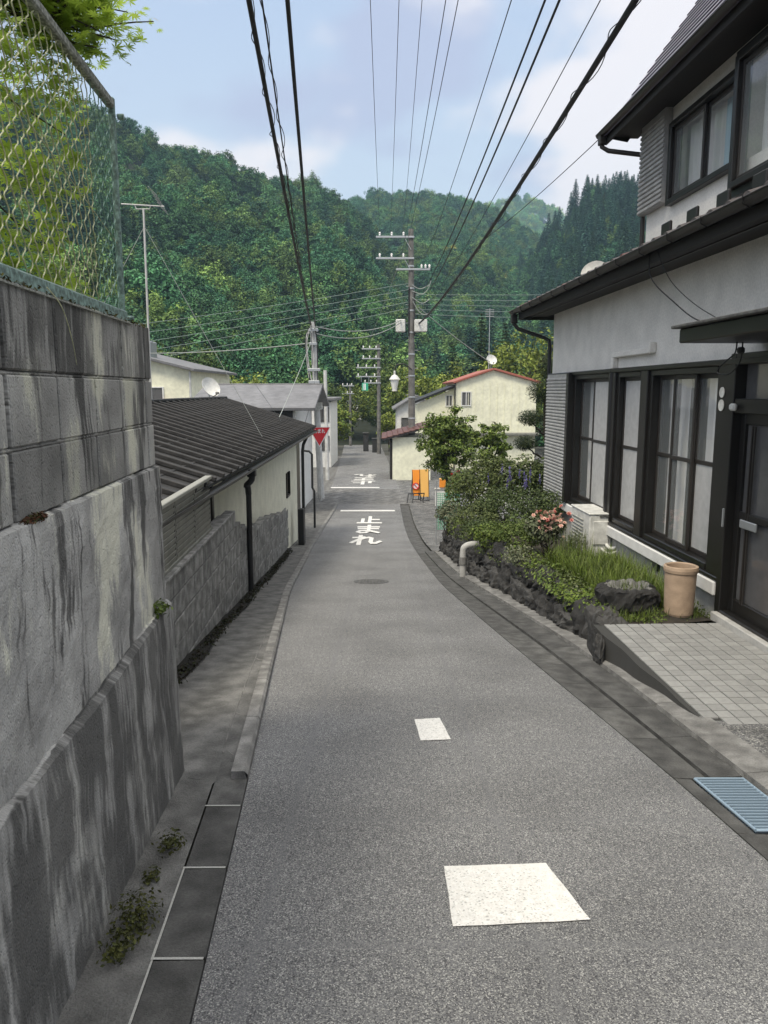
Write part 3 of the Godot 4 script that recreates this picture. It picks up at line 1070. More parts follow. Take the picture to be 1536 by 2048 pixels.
func stain_uv(mb: MB) -> MB:
	mb.use_uv = true
	mb.pu = Vector3(0, 0, -1.0 / 2.55)
	mb.pv = Vector3(0, -1.0 / 2.65, 0)
	mb.po = Vector2(-1.2 / 2.55, (0.35 + EYE) / 2.65)
	return mb

func make_block_wall() -> void:
	T.stain = make_stains()
	var sm := StandardMaterial3D.new()
	sm.albedo_texture = T.stain
	sm.roughness = 0.95
	sm.normal_enabled = true
	sm.normal_texture = T.stain_n
	sm.normal_scale = 0.8
	M.stain = sm
	M.stain_variants = []
	for k in 4:
		var q := sm.duplicate()
		var f: float = [0.8, 1.0, 0.62, 0.9][k]
		q.albedo_color = lin(f, f, f * 0.98)
		M.stain_variants.append(q)
	var t := thing("block_wall", "tall weathered concrete block wall carrying a wire mesh fence", "wall", Vector3(-0.8436, 0, 0), atan(0.0693))
	var nz := fnl(2.2, 4, 17)
	# three courses of blocks in stack bond, joints recessed
	var rows := [[0.052, 0.285], [-0.152, 0.04], [-0.352, -0.164]]
	var s0 := 3.69
	for r in 3:
		var e := s0
		var k := 0
		while e > -1.3:
			var le := 0.385 if k > 0 else (0.12 if r < 3 else 0.385)
			var a := e - le
			var mb := stain_uv(MB.new())
			var proud := rng.randf_range(0.0, 0.006)
			mb.cbox(H(-0.075 + proud, (rows[r][0] + rows[r][1]) * 0.5, (a + e) * 0.5), Vector3(0.15, rows[r][1] - rows[r][0], le - 0.021), rng.randf_range(0.003, 0.006), Basis(Vector3.UP, rng.randf_range(-0.006, 0.006)))
			build("block", mb, M.stain_variants[rng.randi() % 4], t)
			e = a
			k += 1
	var mo := MB.new()
	mo.bb(H(-0.14, -0.36, -1.4), H(-0.028, 0.275, 3.685))
	build("mortar", mo, M.walk, t)
	# crusts of mortar squeezed out of the bed joints
	for jy in [0.046, -0.158]:
		var cr := stain_uv(MB.new())
		var pts := PackedVector3Array()
		for i in 150:
			var s := -1.3 + 4.97 * i / 149.0
			pts.append(H(-0.006 + 0.004 * nz.get_noise_2d(s * 9.0, jy * 50.0), jy + 0.004 * nz.get_noise_2d(s * 7.0, 3.0 + jy), s))
		cr.tube(pts, 0.006, 0.006, 5)
		build("bed_joint", cr, M.stain_variants[0], t)
	# cast concrete below, rough and a little proud, then a thicker footing with a ledge
	sheet_wall("cast_wall", t, nz, -1.4, 3.7, func(_s): return -0.357, func(_s): return -1.06, 0.022, 0.006, 0.0)
	sheet_wall("footing", t, nz, -1.4, 3.7, func(s): return -1.03 - 0.012 * sin(s * 3.0), func(s): return prof(s) - 0.15, 0.05, 0.005, 0.03)
	var back := MB.new()
	back.bb(H(-0.6, -3.0, -1.4), H(-0.12, 0.2, 3.66))
	build("core", back, M.walk, t)
	var earth := MB.new()
	earth.bb(V(-14, -3.4, -14), V(-1.75, 0.16, 3.5))
	structure("raised_plot", "raised earth plot held up by the block wall", "ground", earth, M.soil)

func sheet_wall(called: String, parent: Node, nz: FastNoiseLite, sa: float, sb: float, top: Callable, bottom: Callable, proud: float, amp: float, batter: float) -> void:
	var mb := stain_uv(MB.new())
	var ns := 200
	var ny := 28
	var P := func(i: int, j: int) -> Vector3:
		var s := lerpf(sa, sb, float(i) / ns)
		var y := lerpf(top.call(s), bottom.call(s), float(j) / ny)
		var o := proud + batter * float(j) / ny + amp * (nz.get_noise_2d(s * 3.0, y * 3.0) + 0.5 * nz.get_noise_2d(s * 14.0, y * 14.0))
		if j == 0:
			y += 0.012 * nz.get_noise_2d(s * 1.6, 50.0) + 0.005 * nz.get_noise_2d(s * 12.0, 51.0)
			o -= 0.024
		elif j == 1:
			y += 0.018
			o -= 0.002
		return H(o, y, s)
	var grid := []
	for i in ns + 1:
		var col := PackedVector3Array()
		for j in ny + 1:
			col.append(P.call(i, j))
		grid.append(col)
	for i in ns:
		for j in ny:
			mb.quad(grid[i][j + 1], grid[i + 1][j + 1], grid[i + 1][j], grid[i][j])
		var a: Vector3 = grid[i][0]
		var b: Vector3 = grid[i + 1][0]
		mb.quad(a, b, Vector3(-0.1, b.y, b.z), Vector3(-0.1, a.y, a.z))
	for j in ny:                                       # the end face
		var a: Vector3 = grid[ns][j]
		var b: Vector3 = grid[ns][j + 1]
		mb.quad(b, Vector3(-0.5, b.y, b.z), Vector3(-0.5, a.y, a.z), a)
	build(called, mb, M.stain, parent)

# ---------------------------------------------------------------- left: low stepped block wall with a louvred screen
func make_low_wall() -> void:
	var t := thing("low_block_wall", "low stepped grey block wall beside the footway below the stucco cottage", "wall", Vector3(-1.4, 0, 0), atan(0.04))
	# block courses step down with the lane
	var s := 3.8
	var k := 0
	while s < 20.0:
		var le := 0.395
		var top := tab([[3.8, -1.42], [8.6, -1.42], [8.61, -1.62], [9.5, -1.66], [9.9, -1.86], [11, -1.95], [13, -2.16], [16, -2.52], [20, -2.98]], s)
		top = snappedf(top, 0.1)
		var y := top
		var row := 0
		while y > prof(s) + 0.02:
			var mb := MB.new()
			var h := minf(0.195, y - (prof(s) - 0.1))
			mb.cbox(H(-0.06 + rng.randf_range(-0.003, 0.003), y - h * 0.5, s + le * 0.5), Vector3(0.12, h - 0.008, le - 0.009), 0.006)
			build("block", mb, M.block_old[rng.randi() % 4], t)
			y -= 0.2
			row += 1
		s += 0.4
		k += 1
	var core := MB.new()
	var q := 3.8
	while q < 19.8:
		var top := tab([[3.8, -1.42], [8.6, -1.42], [8.61, -1.62], [9.5, -1.66], [9.9, -1.86], [11, -1.95], [13, -2.16], [16, -2.52], [20, -2.98]], q)
		core.bb(H(-0.1, snappedf(top, 0.1) - 0.02, q), H(-0.012, prof(q) - 0.3, q + 0.4))
		q += 0.4
	build("mortar", core, M.walk, t)
	# a coping that has slipped on the near stretch
	var i := 0
	for a in [[3.8, 6.0], [6.02, 8.55]]:
		var cp := MB.new()
		cp.cbox(H(-0.055, -1.405, (a[0] + a[1]) * 0.5), Vector3(0.15, 0.03, a[1] - a[0]), 0.006)
		build("coping", cp, M.block_old[1], t)
		i += 1
	# dark bed of soil and moss between wall and footway
	var bed := MB.new()
	strip(bed, func(d): return -1.42 - 0.04 * d, func(d): return -1.28 - 0.04 * d + 0.03 * sin(d * 2.3), 3.75, 16.0, 0.2, 0.03, 2)
	structure("planting_bed", "dark strip of soil and moss at the foot of the low block wall", "soil", bed, M.soil_dark)
	# aluminium louvre screen on top of the wall
	var f := thing("louvre_screen", "grey aluminium louvre screen standing on the low block wall", "fence", Vector3(-1.45, 0, 0), atan(0.04))
	for e in [5.35, 6.1, 6.86, 7.62]:
		var po := MB.new()
		po.cbox(H(-0.01, -1.13, e), Vector3(0.05, 0.53, 0.04), 0.004)
		build("post", po, M.frame, f)
	var tp := MB.new()
	tp.cbox(H(0.0, -0.86, 6.49), Vector3(0.07, 0.035, 2.34), 0.006)
	build("top_rail", tp, M.alu_light, f)
	var bt := MB.new()
	bt.cbox(H(0.0, -1.375, 6.49), Vector3(0.05, 0.03, 2.34), 0.004)
	build("bottom_rail", bt, M.alu, f)
	var slat := MB.new()
	slat.cbox(Vector3.ZERO, Vector3(0.006, 0.06, 0.725), 0.002, Basis(Vector3.BACK, -0.22))
	var sm := slat.mesh()
	for p in 3:
		for j in 10:
			inst("slat", sm, M.alu, f, Transform3D(Basis.IDENTITY, H(0.012, -0.905 - 0.049 * j, 5.725 + 0.758 * p)))

# ---------------------------------------------------------------- right: stucco house
func pane_window(parent: Node, s0: float, s1: float, y0: float, y1: float, lx: float, sashes: Array, mid: float) -> void:
	# sashes: [from, to, depth, upper, lower] with upper and lower one of clear, frosted, curtain
	var w: Node3D = Node3D.new()
	w.name = "window"
	parent.add_child(w, true)
	var fr := MB.new()
	for s in [s0 + 0.035, s1 - 0.035]:
		fr.cbox(H(lx - 0.01, (y0 + y1) * 0.5, s), Vector3(0.14, y1 - y0, 0.07), 0.006)
	for y in [y0 + 0.03, y1 - 0.03]:
		fr.cbox(H(lx - 0.012, y, (s0 + s1) * 0.5), Vector3(0.15, 0.06, s1 - s0 - 0.14), 0.006)
	build("frame", fr, M.frame, w)
	for q in sashes:
		var sf := MB.new()
		var a: float = q[0]
		var b: float = q[1]
		var dx: float = lx + q[2]
		for s in [a + 0.018, b - 0.018]:
			sf.cbox(H(dx, (y0 + y1) * 0.5, s), Vector3(0.03, y1 - y0 - 0.122, 0.036), 0.004)
		for y in [y0 + 0.085, y1 - 0.08]:
			sf.cbox(H(dx, y, (a + b) * 0.5), Vector3(0.028, 0.045, b - a - 0.074), 0.004)
		if mid != 0.0:
			sf.cbox(H(dx, mid, (a + b) * 0.5), Vector3(0.028, 0.04, b - a - 0.074), 0.004)
		build("sash", sf, M.frame_brown, w)
		var spans := [[y0 + 0.108, mid - 0.02, q[4]], [mid + 0.02, y1 - 0.103, q[3]]] if mid != 0.0 else [[y0 + 0.108, y1 - 0.103, q[3]]]
		for z in spans:
			var pn := MB.new()
			if z[2] == "frosted":
				pn.bb(H(dx - 0.004, z[0], a + 0.037), H(dx + 0.004, z[1], b - 0.037))
				build("pane", pn, M.frosted, w)
			else:
				pn.quad(H(dx, z[0], a + 0.037), H(dx, z[1], a + 0.037), H(dx, z[1], b - 0.037), H(dx, z[0], b - 0.037))
				build("pane", pn, M.glass, w)

func curtain(parent: Node, s0: float, s1: float, y0: float, y1: float, lx: float, m: Material, amp := 0.022, wave := 38.0) -> void:
	var mb := MB.new()
	var k := int((s1 - s0) / 0.02) + 1
	var ph := rng.randf() * 6.0
	for i in k:
		var a := lerpf(s0, s1, float(i) / k)
		var b := lerpf(s0, s1, float(i + 1) / k)
		var o := func(s: float) -> float: return lx + amp * sin(s * wave + ph + 0.8 * sin(s * 7.0)) + amp * 0.4 * sin(s * wave * 2.3)
		mb.quad(H(o.call(a), y0, a), H(o.call(a), y1, a), H(o.call(b), y1, b), H(o.call(b), y0, b))
	build("curtain", mb, m, parent)

func ribbed(called: String, parent: Node, s0: float, s1: float, y0: float, y1: float, lx: float, pitch: float, m: Material) -> void:   # shutter box of horizontal ribs, each a slat
	var rib := MB.new()
	var le := s1 - s0
	rib.cbox(Vector3.ZERO, Vector3(0.026, pitch * 0.7, le), 0.008)
	var rm := rib.mesh()
	var box := MB.new()
	box.bb(H(lx - 0.06, y0, s0), H(lx + 0.02, y1, s1))
	var o := build(called, box, m, parent)
	var n := int((y1 - y0) / pitch)
	for i in n:
		inst("slat", rm, m, o, Transform3D(Basis.IDENTITY, H(lx - 0.066, y0 + pitch * (i + 0.5), (s0 + s1) * 0.5)))

func make_stucco_house() -> void:
	var t := thing("stucco_house", "two storey pale stucco house with dark window frames and steep slate roof", "house", Vector3(3.25, 0, 0), atan(0.0404))
	# ground floor walls with openings
	var w := MB.new()
	w.bb(H(0, 0.25, 2.0), H(0.14, 1.22, 12.72))                # above the windows
	w.bb(H(0, -2.8, 12.5), H(0.14, 0.25, 12.72))
	w.bb(H(0.14, -2.8, 12.58), H(7, 1.22, 12.72))              # far end
	w.bb(H(0, -2.4, 2.0), H(0.14, 0.25, 4.6))
	w.bb(H(0.14, -2.8, 2.0), H(7, 1.22, 2.14))
	w.bb(H(6.86, -2.8, 2.14), H(7, 1.22, 12.58))
	build("wall", w, M.stucco, t)
	var fo := MB.new()
	var sc := MB.new()
	sc.cbox(H(0.03, -1.735, 9.66), Vector3(0.22, 0.13, 6.08), 0.012)
	build("sill_course", sc, M.white_wall, t)
	fo.bb(H(0.0, -3.1, 6.62), H(0.14, -1.8, 7.98))
	fo.bb(H(0.0, -3.1, 8.2), H(0.14, -1.8, 12.5))
	fo.bb(H(0.0, -1.82, 7.98), H(0.14, -1.8, 8.2))
	fo.bb(H(0.0, -3.1, 7.98), H(0.14, -1.95, 8.2))
	fo.bb(H(-0.05, -2.2, 6.56), H(0.1, -1.64, 6.62))
	build("foundation", fo, M.concrete, t)
	var ve := MB.new()
	for i in 6:
		ve.bb(H(0.05, -1.95, 7.995 + 0.036 * i), H(0.07, -1.82, 8.005 + 0.036 * i))
	build("vent_grille", ve, M.frame, t)
	# inside: floor, ceiling and a partition so that sky enters only through the panes
	var ins := MB.new()
	ins.bb(H(0.14, -1.72, 2.14), H(6.86, -1.64, 12.58))
	ins.bb(H(0.14, 0.9, 2.14), H(6.86, 0.98, 12.58))
	ins.bb(H(1.6, -1.64, 2.14), H(1.7, 0.9, 12.58))
	ins.bb(H(0.16, -1.64, 9.55), H(1.6, 0.9, 9.65))
	ins.bb(H(0.16, -1.64, 6.6), H(1.6, 0.9, 6.7))
	build("room", ins, M.room, t)
	# posts between the windows and the dark head board
	var po := MB.new()
	for q in [[9.5, 9.74], [8.46, 8.66], [6.6, 6.82]]:
		po = MB.new()
		po.cbox(H(0.02, -0.7, (q[0] + q[1]) * 0.5), Vector3(0.16, 1.9, q[1] - q[0]), 0.008)
		build("post", po, M.frame, t)
	var hb := MB.new()
	hb.cbox(H(-0.03, 0.235, 9.1), Vector3(0.09, 0.05, 7.2), 0.008)
	hb.cbox(H(-0.02, -1.645, 9.1), Vector3(0.1, 0.04, 5.05), 0.008)
	build("head_board", hb, M.frame, t)
	ribbed("shutter_box", t, 11.46, 12.7, -1.66, 0.24, -0.02, 0.05, M.shutter)
	var sp := MB.new()
	sp.cbox(H(-0.04, -0.7, 11.4), Vector3(0.16, 1.9, 0.12), 0.008)
	build("post", sp, M.frame, t)
	pane_window(t, 9.74, 11.34, -1.625, 0.21, 0.05, [[9.8, 10.56, -0.02, "frosted", "frosted"], [10.52, 11.28, 0.03, "clear", "clear"]], -0.68)
	pane_window(t, 8.66, 9.5, -1.625, 0.21, 0.05, [[8.73, 9.43, 0.0, "frosted", "frosted"]], -0.68)
	pane_window(t, 6.82, 8.46, -1.625, 0.21, 0.05, [[7.9, 8.4, 0.02, "clear", "clear"], [7.42, 7.94, -0.02, "clear", "clear"], [6.88, 7.46, 0.02, "curtain", "frosted"]], -0.68)
	curtain(t, 10.6, 10.95, -1.6, 0.2, 0.2, M.curtain_blue)
	curtain(t, 10.95, 11.3, -1.6, 0.2, 0.22, M.curtain)
	curtain(t, 7.98, 8.4, -1.6, 0.2, 0.2, M.curtain)
	curtain(t, 6.87, 7.5, -1.6, 0.2, 0.18, M.curtain, 0.014, 26.0)
	# low shelf with things on it just inside the window
	var sh := MB.new()
	sh.bb(H(0.45, -1.64, 7.1), H(0.9, -1.0, 8.3))
	build("cabinet", sh, M.dark_wood, t)
	# duct on the wall
	var du := MB.new()
	du.cbox(H(-0.035, 0.34, 9.62), Vector3(0.07, 0.16, 0.07), 0.01)
	du.cbox(H(-0.035, 0.42, 9.05), Vector3(0.07, 0.065, 1.2), 0.01)
	du.cbox(H(-0.04, 0.45, 8.43), Vector3(0.08, 0.12, 0.06), 0.012)
	build("pipe_duct", du, M.stucco, t)
	var dp := MB.new()
	dp.tube(PackedVector3Array([H(-0.05, 0.26, 9.63), H(-0.05, -1.8, 9.63)]), 0.03, 0.03, 8)
	build("drain_pipe", dp, M.black, t)
	# door
	var door: Node3D = Node3D.new()
	door.name = "door"
	t.add_child(door, true)
	var df := MB.new()
	df.cbox(H(0.0, -0.83, 6.55), Vector3(0.14, 2.26, 0.09), 0.006)
	df.cbox(H(0.0, -0.83, 4.65), Vector3(0.14, 2.26, 0.09), 0.006)
	df.cbox(H(0.0, 0.27, 5.6), Vector3(0.14, 0.06, 1.8), 0.006)
	df.cbox(H(0.0, -0.13, 5.6), Vector3(0.12, 0.12, 1.8), 0.006)
	df.cbox(H(0.0, -1.92, 5.6), Vector3(0.14, 0.06, 1.8), 0.006)
	build("frame", df, M.frame, door)
	var tp := MB.new()
	tp.bb(H(0.03, -0.07, 4.7), H(0.04, 0.24, 6.5))
	build("transom_pane", tp, M.frosted_dark, door)
	for leaf in 2:
		var a := 5.58 if leaf == 0 else 4.7
		var lf := MB.new()
		var dx := 0.02 + 0.04 * leaf
		for s in [a + 0.04, a + 0.88]:
			lf.cbox(H(dx, -1.04, s), Vector3(0.035, 1.7, 0.08), 0.005)
		for y in [-1.83, -0.22]:
			lf.cbox(H(dx, y, a + 0.46), Vector3(0.033, 0.12, 0.76), 0.005)
		lf.cbox(H(dx, -1.04, a + 0.46), Vector3(0.033, 0.06, 0.76), 0.005)
		build("leaf_frame", lf, M.frame, door)
		for b in 4:
			var br := MB.new()
			br.cbox(H(dx - 0.012, -1.04, a + [0.2, 0.24, 0.68, 0.72][b]), Vector3(0.018, 1.5, 0.014), 0.003)
			build("bar", br, M.frame_brown, door)
		var pn := MB.new()
		pn.bb(H(dx + 0.012, -1.77, a + 0.08), H(dx + 0.018, -0.28, a + 0.84))
		build("pane", pn, M.frosted_dark, door)
	var ml := MB.new()
	ml.cbox(H(-0.015, -1.1, 6.22), Vector3(0.02, 0.07, 0.26), 0.006)
	build("mail_slot", ml, M.steel, door)
	var hd := MB.new()
	hd.cbox(H(-0.08, -1.08, 6.52), Vector3(0.02, 0.16, 0.016), 0.004)
	build("handle", hd, M.steel, door)
	for q in [[-0.02, 6.72, 0.045], [-0.13, 6.72, 0.05]]:
		var pl := MB.new()
		pl.tube(PackedVector3Array([H(-0.064, q[0], q[1]), H(-0.07, q[0], q[1])]), q[2], q[2], 16)
		build("plaque", pl, M.white_plastic, t)
	var bell := MB.new()
	bell.cbox(H(-0.09, -0.14, 6.46), Vector3(0.04, 0.06, 0.09), 0.015)
	build("door_bell", bell, M.white_plastic, t)
	# flat canopy over the door
	var ca := MB.new()
	ca.cbox(H(-0.33, 0.42, 4.25), Vector3(0.68, 0.11, 4.0), 0.01)
	build("canopy", ca, M.frame, t)
	var cp := MB.new()
	cp.cbox(H(-0.34, 0.49, 4.25), Vector3(0.76, 0.025, 4.1), 0.006)
	build("canopy_capping", cp, M.iron, t)
	# lower roof: soffit, fascia, tiles, gutter
	var so := MB.new()
	so.bb(H(-0.46, 1.2, 2.0), H(0.0, 1.225, 13.15))
	so.bb(H(0.0, 1.222, 12.72), H(6.8, 1.245, 13.15))
	build("soffit", so, M.dark_wood, t)
	var st := MB.new()
	st.bb(H(-0.27, 1.19, 2.0), H(-0.25, 1.2, 13.14))
	build("soffit_batten", st, M.frame_brown, t)
	var fa := MB.new()
	fa.bb(H(-0.49, 1.15, 2.0), H(-0.46, 1.3, 13.16))
	fa.bb(H(-0.46, 1.15, 13.15), H(0.4, 1.33, 13.18))
	build("fascia", fa, M.dark_wood, t)
	var rf := MB.new()
	rf.quad(H(-0.52, 1.285, 2.0), H(-0.52, 1.285, 13.2), H(0.5, 1.69, 13.2), H(0.5, 1.69, 2.0))
	rf.quad(H(0.5, 1.69, 10.06), H(0.5, 1.69, 13.2), H(3.2, 2.4, 13.2), H(3.2, 2.4, 10.06))
	rf.quad(H(-0.52, 1.285, 13.2), H(-0.3, 1.22, 13.2), H(3.2, 2.3, 13.2), H(3.2, 2.4, 13.2))
	build("roof_deck", rf, M.dark_wood, t)
	# wavy clay tiles: one mesh, many copies
	var tm := MB.new()
	var wv := func(u: float) -> float: return 0.03 * maxf(0.0, sin(u * TAU)) - 0.012 * maxf(0.0, -sin(u * TAU))
	for i in 10:
		var a := i / 10.0
		var b := (i + 1) / 10.0
		var pa := Vector3(0, wv.call(a), -0.28 * a)
		var pb := Vector3(0, wv.call(b), -0.28 * b)
		var run := Vector3(0.29, 0.115 - 0.025, 0)
		tm.quad(pa, pb, pb + run, pa + run)
		tm.quad(pa + Vector3(0, -0.022, 0), pb + Vector3(0, -0.022, 0), pb, pa)
	var tmesh := tm.mesh()
	for row in 4:
		for c in 41:
			var red := (c > 34 and rng.randf() < 0.55) or rng.randf() < 0.08
			inst("roof_tile", tmesh, M.tile_red if red else M.tile_roof, t, Transform3D(Basis.IDENTITY, H(-0.56 + 0.255 * row, 1.31 + 0.101 * row, 1.9 + 0.275 * c)))
	for i in 9:
		var sg := MB.new()
		sg.cbox(H(-0.36, 1.46, 3.0 + 0.55 * i), Vector3(0.03, 0.12, 0.2), 0.01)
		build("snow_guard", sg, M.frame, t)
	half_pipe("gutter", t, H(-0.57, 1.27, 2.0), H(-0.57, 1.29, 13.25), 0.055, M.frame_brown)
	for i in 18:
		var br := MB.new()
		var s := 2.3 + 0.63 * i
		br.tube(PackedVector3Array([H(-0.63, 1.285, s), H(-0.625, 1.235, s), H(-0.57, 1.207, s), H(-0.5, 1.24, s)]), 0.006, 0.006, 4)
		build("gutter_bracket", br, M.black, t)
	var ds := MB.new()
	ds.tube(PackedVector3Array([H(-0.57, 1.24, 13.1), H(-0.57, 1.08, 13.1), H(-0.5, 1.0, 13.08), H(-0.1, 0.85, 12.95), H(-0.02, 0.8, 12.9), H(-0.02, 0.7, 12.86), H(-0.02, -2.6, 12.86)]), 0.032, 0.032, 8)
	ds.cbox(H(-0.57, 1.16, 13.1), Vector3(0.1, 0.14, 0.1), 0.01)
	build("downpipe", ds, M.black, t)
	# upper storey
	var u := MB.new()
	u.bb(H(0.45, 1.0, 2.0), H(0.6, 2.13, 10.1))
	u.bb(H(0.45, 2.13, 9.36), H(0.6, 3.34, 10.1))
	u.bb(H(0.45, 2.98, 2.0), H(0.6, 3.34, 9.36))
	u.bb(H(0.45, 2.13, 7.62), H(0.6, 2.98, 7.74))
	u.bb(H(0.6, 1.0, 9.96), H(6.0, 3.3, 10.1))
	u.bb(H(0.6, 1.0, 2.0), H(6.0, 3.3, 2.14))
	u.bb(H(0.6, 3.0, 2.14), H(6.0, 3.1, 9.96))
	u.bb(H(0.6, 1.9, 2.14), H(6.0, 2.0, 9.96))
	u.bb(H(1.9, 2.0, 2.14), H(2.0, 3.0, 9.96))
	build("upper_wall", u, M.stucco, t)
	ribbed("upper_shutter_box", t, 9.42, 10.16, 2.16, 3.2, 0.42, 0.055, M.shutter)
	pane_window(t, 7.74, 9.36, 2.1, 3.0, 0.46, [[7.8, 8.56, 0.02, "clear", "clear"], [8.52, 9.3, -0.02, "clear", "clear"]], 0.0)
	curtain(t, 7.8, 8.2, 2.15, 2.95, 0.62, M.curtain)
	curtain(t, 8.25, 8.45, 2.15, 2.95, 0.64, M.curtain_blue)
	curtain(t, 8.5, 9.3, 2.15, 2.95, 0.62, M.curtain, 0.02, 30.0)
	pane_window(t, 5.4, 7.62, 1.85, 3.02, 0.36, [[5.46, 6.5, 0.02, "clear", "clear"], [6.46, 7.56, -0.02, "clear", "clear"]], 0.0)
	curtain(t, 5.5, 7.5, 1.9, 2.98, 0.54, M.curtain, 0.02, 30.0)
	var bx := MB.new()
	bx.bb(H(0.32, 1.78, 5.34), H(0.44, 1.845, 7.68))
	bx.bb(H(0.32, 3.025, 5.34), H(0.44, 3.08, 7.68))
	bx.bb(H(0.32, 1.845, 7.625), H(0.44, 3.025, 7.68))
	build("window_casing", bx, M.frame, t)
	# steep slate roof in courses along the eave
	var us := MB.new()
	us.bb(H(0.05, 3.2, 2.0), H(0.45, 3.225, 10.55))
	us.bb(H(0.45, 3.345, 10.1), H(1.0, 3.37, 10.55))
	us.bb(H(0.02, 3.12, 2.0), H(0.05, 3.27, 10.56))
	build("eave_soffit", us, M.dark_wood, t)
	var deck := MB.new()
	deck.quad(H(0.02, 3.2, 2.0), H(0.02, 3.2, 10.52), H(1.55, 5.4, 10.52), H(1.55, 5.4, 2.0))
	deck.quad(H(1.55, 5.4, 2.0), H(1.55, 5.4, 10.52), H(3.4, 6.3, 10.52), H(3.4, 6.3, 2.0))
	deck.quad(H(3.4, 6.3, 2.0), H(3.4, 6.3, 10.52), H(6.6, 3.4, 10.52), H(6.6, 3.4, 2.0))
	build("roof_board", deck, M.dark_wood, t)
	var gb := MB.new()
	gb.quad(H(0.06, 3.18, 10.5), H(0.3, 3.14, 10.5), H(1.8, 5.3, 10.5), H(1.55, 5.38, 10.5))
	gb.quad(H(1.55, 5.38, 10.5), H(1.6, 5.2, 10.5), H(3.4, 6.1, 10.5), H(3.4, 6.28, 10.5))
	build("verge_board", gb, M.frame, t)
	var inner := MB.new()
	inner.tri(H(0.6, 3.3, 10.1), H(6.0, 3.3, 10.1), H(1.9, 5.3, 10.1))
	inner.tri(H(6.0, 3.3, 10.1), H(3.4, 6.0, 10.1), H(1.9, 5.3, 10.1))
	build("gable", inner, M.stucco, t)
	var dirv := Vector3(1.53, 2.2, 0).normalized()
	var norv := Vector3(-2.2, 1.53, 0).normalized()
	var bs := Basis(dirv, norv, Vector3(0, 0, 1))
	var course := MB.new()
	course.cbox(Vector3.ZERO, Vector3(0.19, 0.014, 8.62), 0.003)
	var cm := course.mesh()
	for i in 16:
		var p := H(0.02, 3.2, 6.28) + dirv * (0.06 + 0.166 * i) + norv * 0.022
		inst("slate_course", cm, M.slate if i % 2 == 0 else M.slate_b, t, Transform3D(bs * Basis(Vector3.BACK, -0.09), p))
	half_pipe("eave_gutter", t, H(-0.03, 3.22, 2.0), H(-0.03, 3.25, 10.62), 0.05, M.frame_brown)
	var ep := MB.new()
	ep.tube(PackedVector3Array([H(-0.03, 3.22, 10.5), H(-0.03, 3.08, 10.5), H(0.04, 3.02, 10.45), H(0.4, 2.92, 10.25), H(0.44, 2.86, 10.2), H(0.44, 1.6, 10.2)]), 0.03, 0.03, 8)
	ep.cbox(H(-0.03, 3.16, 10.5), Vector3(0.09, 0.12, 0.09), 0.01)
	build("eave_downpipe", ep, M.frame_brown, t)
	# loose black cables on the wall
	var c1 := MB.new()
	c1.tube(curve3([H(-0.5, 1.3, 7.4), H(-0.5, 1.02, 7.35), H(-0.4, 0.75, 7.0), H(-0.35, 0.58, 6.65), H(-0.34, 0.51, 6.2)], 8), 0.006, 0.006, 5)
	c1.tube(curve3([H(-0.5, 1.25, 7.25), H(-0.46, 0.95, 7.0), H(-0.4, 0.7, 6.6), H(-0.34, 0.51, 6.15)], 8), 0.004, 0.004, 5)
	build("cable", c1, M.cable, t)
	var c2 := MB.new()
	c2.tube(curve3([H(-0.3, 0.37, 6.05), H(-0.28, 0.3, 6.1), H(-0.25, 0.27, 6.2), H(-0.22, 0.2, 6.45), H(-0.22, 0.14, 6.5), H(-0.22, 0.13, 6.3), H(-0.25, 0.22, 6.08), H(-0.28, 0.36, 6.0)], 6), 0.006, 0.006, 5)
	c2.cbox(H(-0.28, 0.3, 6.02), Vector3(0.05, 0.05, 0.05), 0.012)
	build("cable_coil", c2, M.cable, t)
	# dish on the lower roof
	var di := thing("satellite_dish", "small grey satellite dish above the stucco house eave", "satellite dish", Vector3(3.15, 1.45 + EYE, -11.9), -0.5)
	dish(di, 0.2)

func dish(t: Node3D, r: float) -> void:
	var mb := MB.new()
	var pr := []
	for i in 7:
		var f := 1.0 - i / 6.0
		pr.append(Vector2(r * f, r * 0.32 * f * f))
	var back := []
	for i in 7:
		var f := i / 6.0
		back.append(Vector2(r * f + 0.001, r * 0.32 * f * f - 0.012))
	mb.lathe(Vector3.ZERO, back + pr, 20)
	var o := build("reflector", mb, M.white_plastic, t)
	o.position = Vector3(0, r * 1.25, 0)
	o.rotation = Vector3(deg_to_rad(62), 0, 0)
	var arm := MB.new()
	arm.tube(PackedVector3Array([Vector3(0, r * 0.3, 0.02), Vector3(0, r * 0.7, r * 1.1)]), 0.012, 0.012, 6)
	arm.cbox(Vector3(0, r * 0.8, r * 1.12), Vector3(0.06, 0.06, 0.1), 0.015)
	build("feed_arm", arm, M.grey_pole, t)
	var ma := MB.new()
	ma.tube(PackedVector3Array([Vector3(0, -0.25, 0), Vector3(0, r * 1.2, -0.03)]), 0.018, 0.018, 8)
	build("mast", ma, M.steel, t)

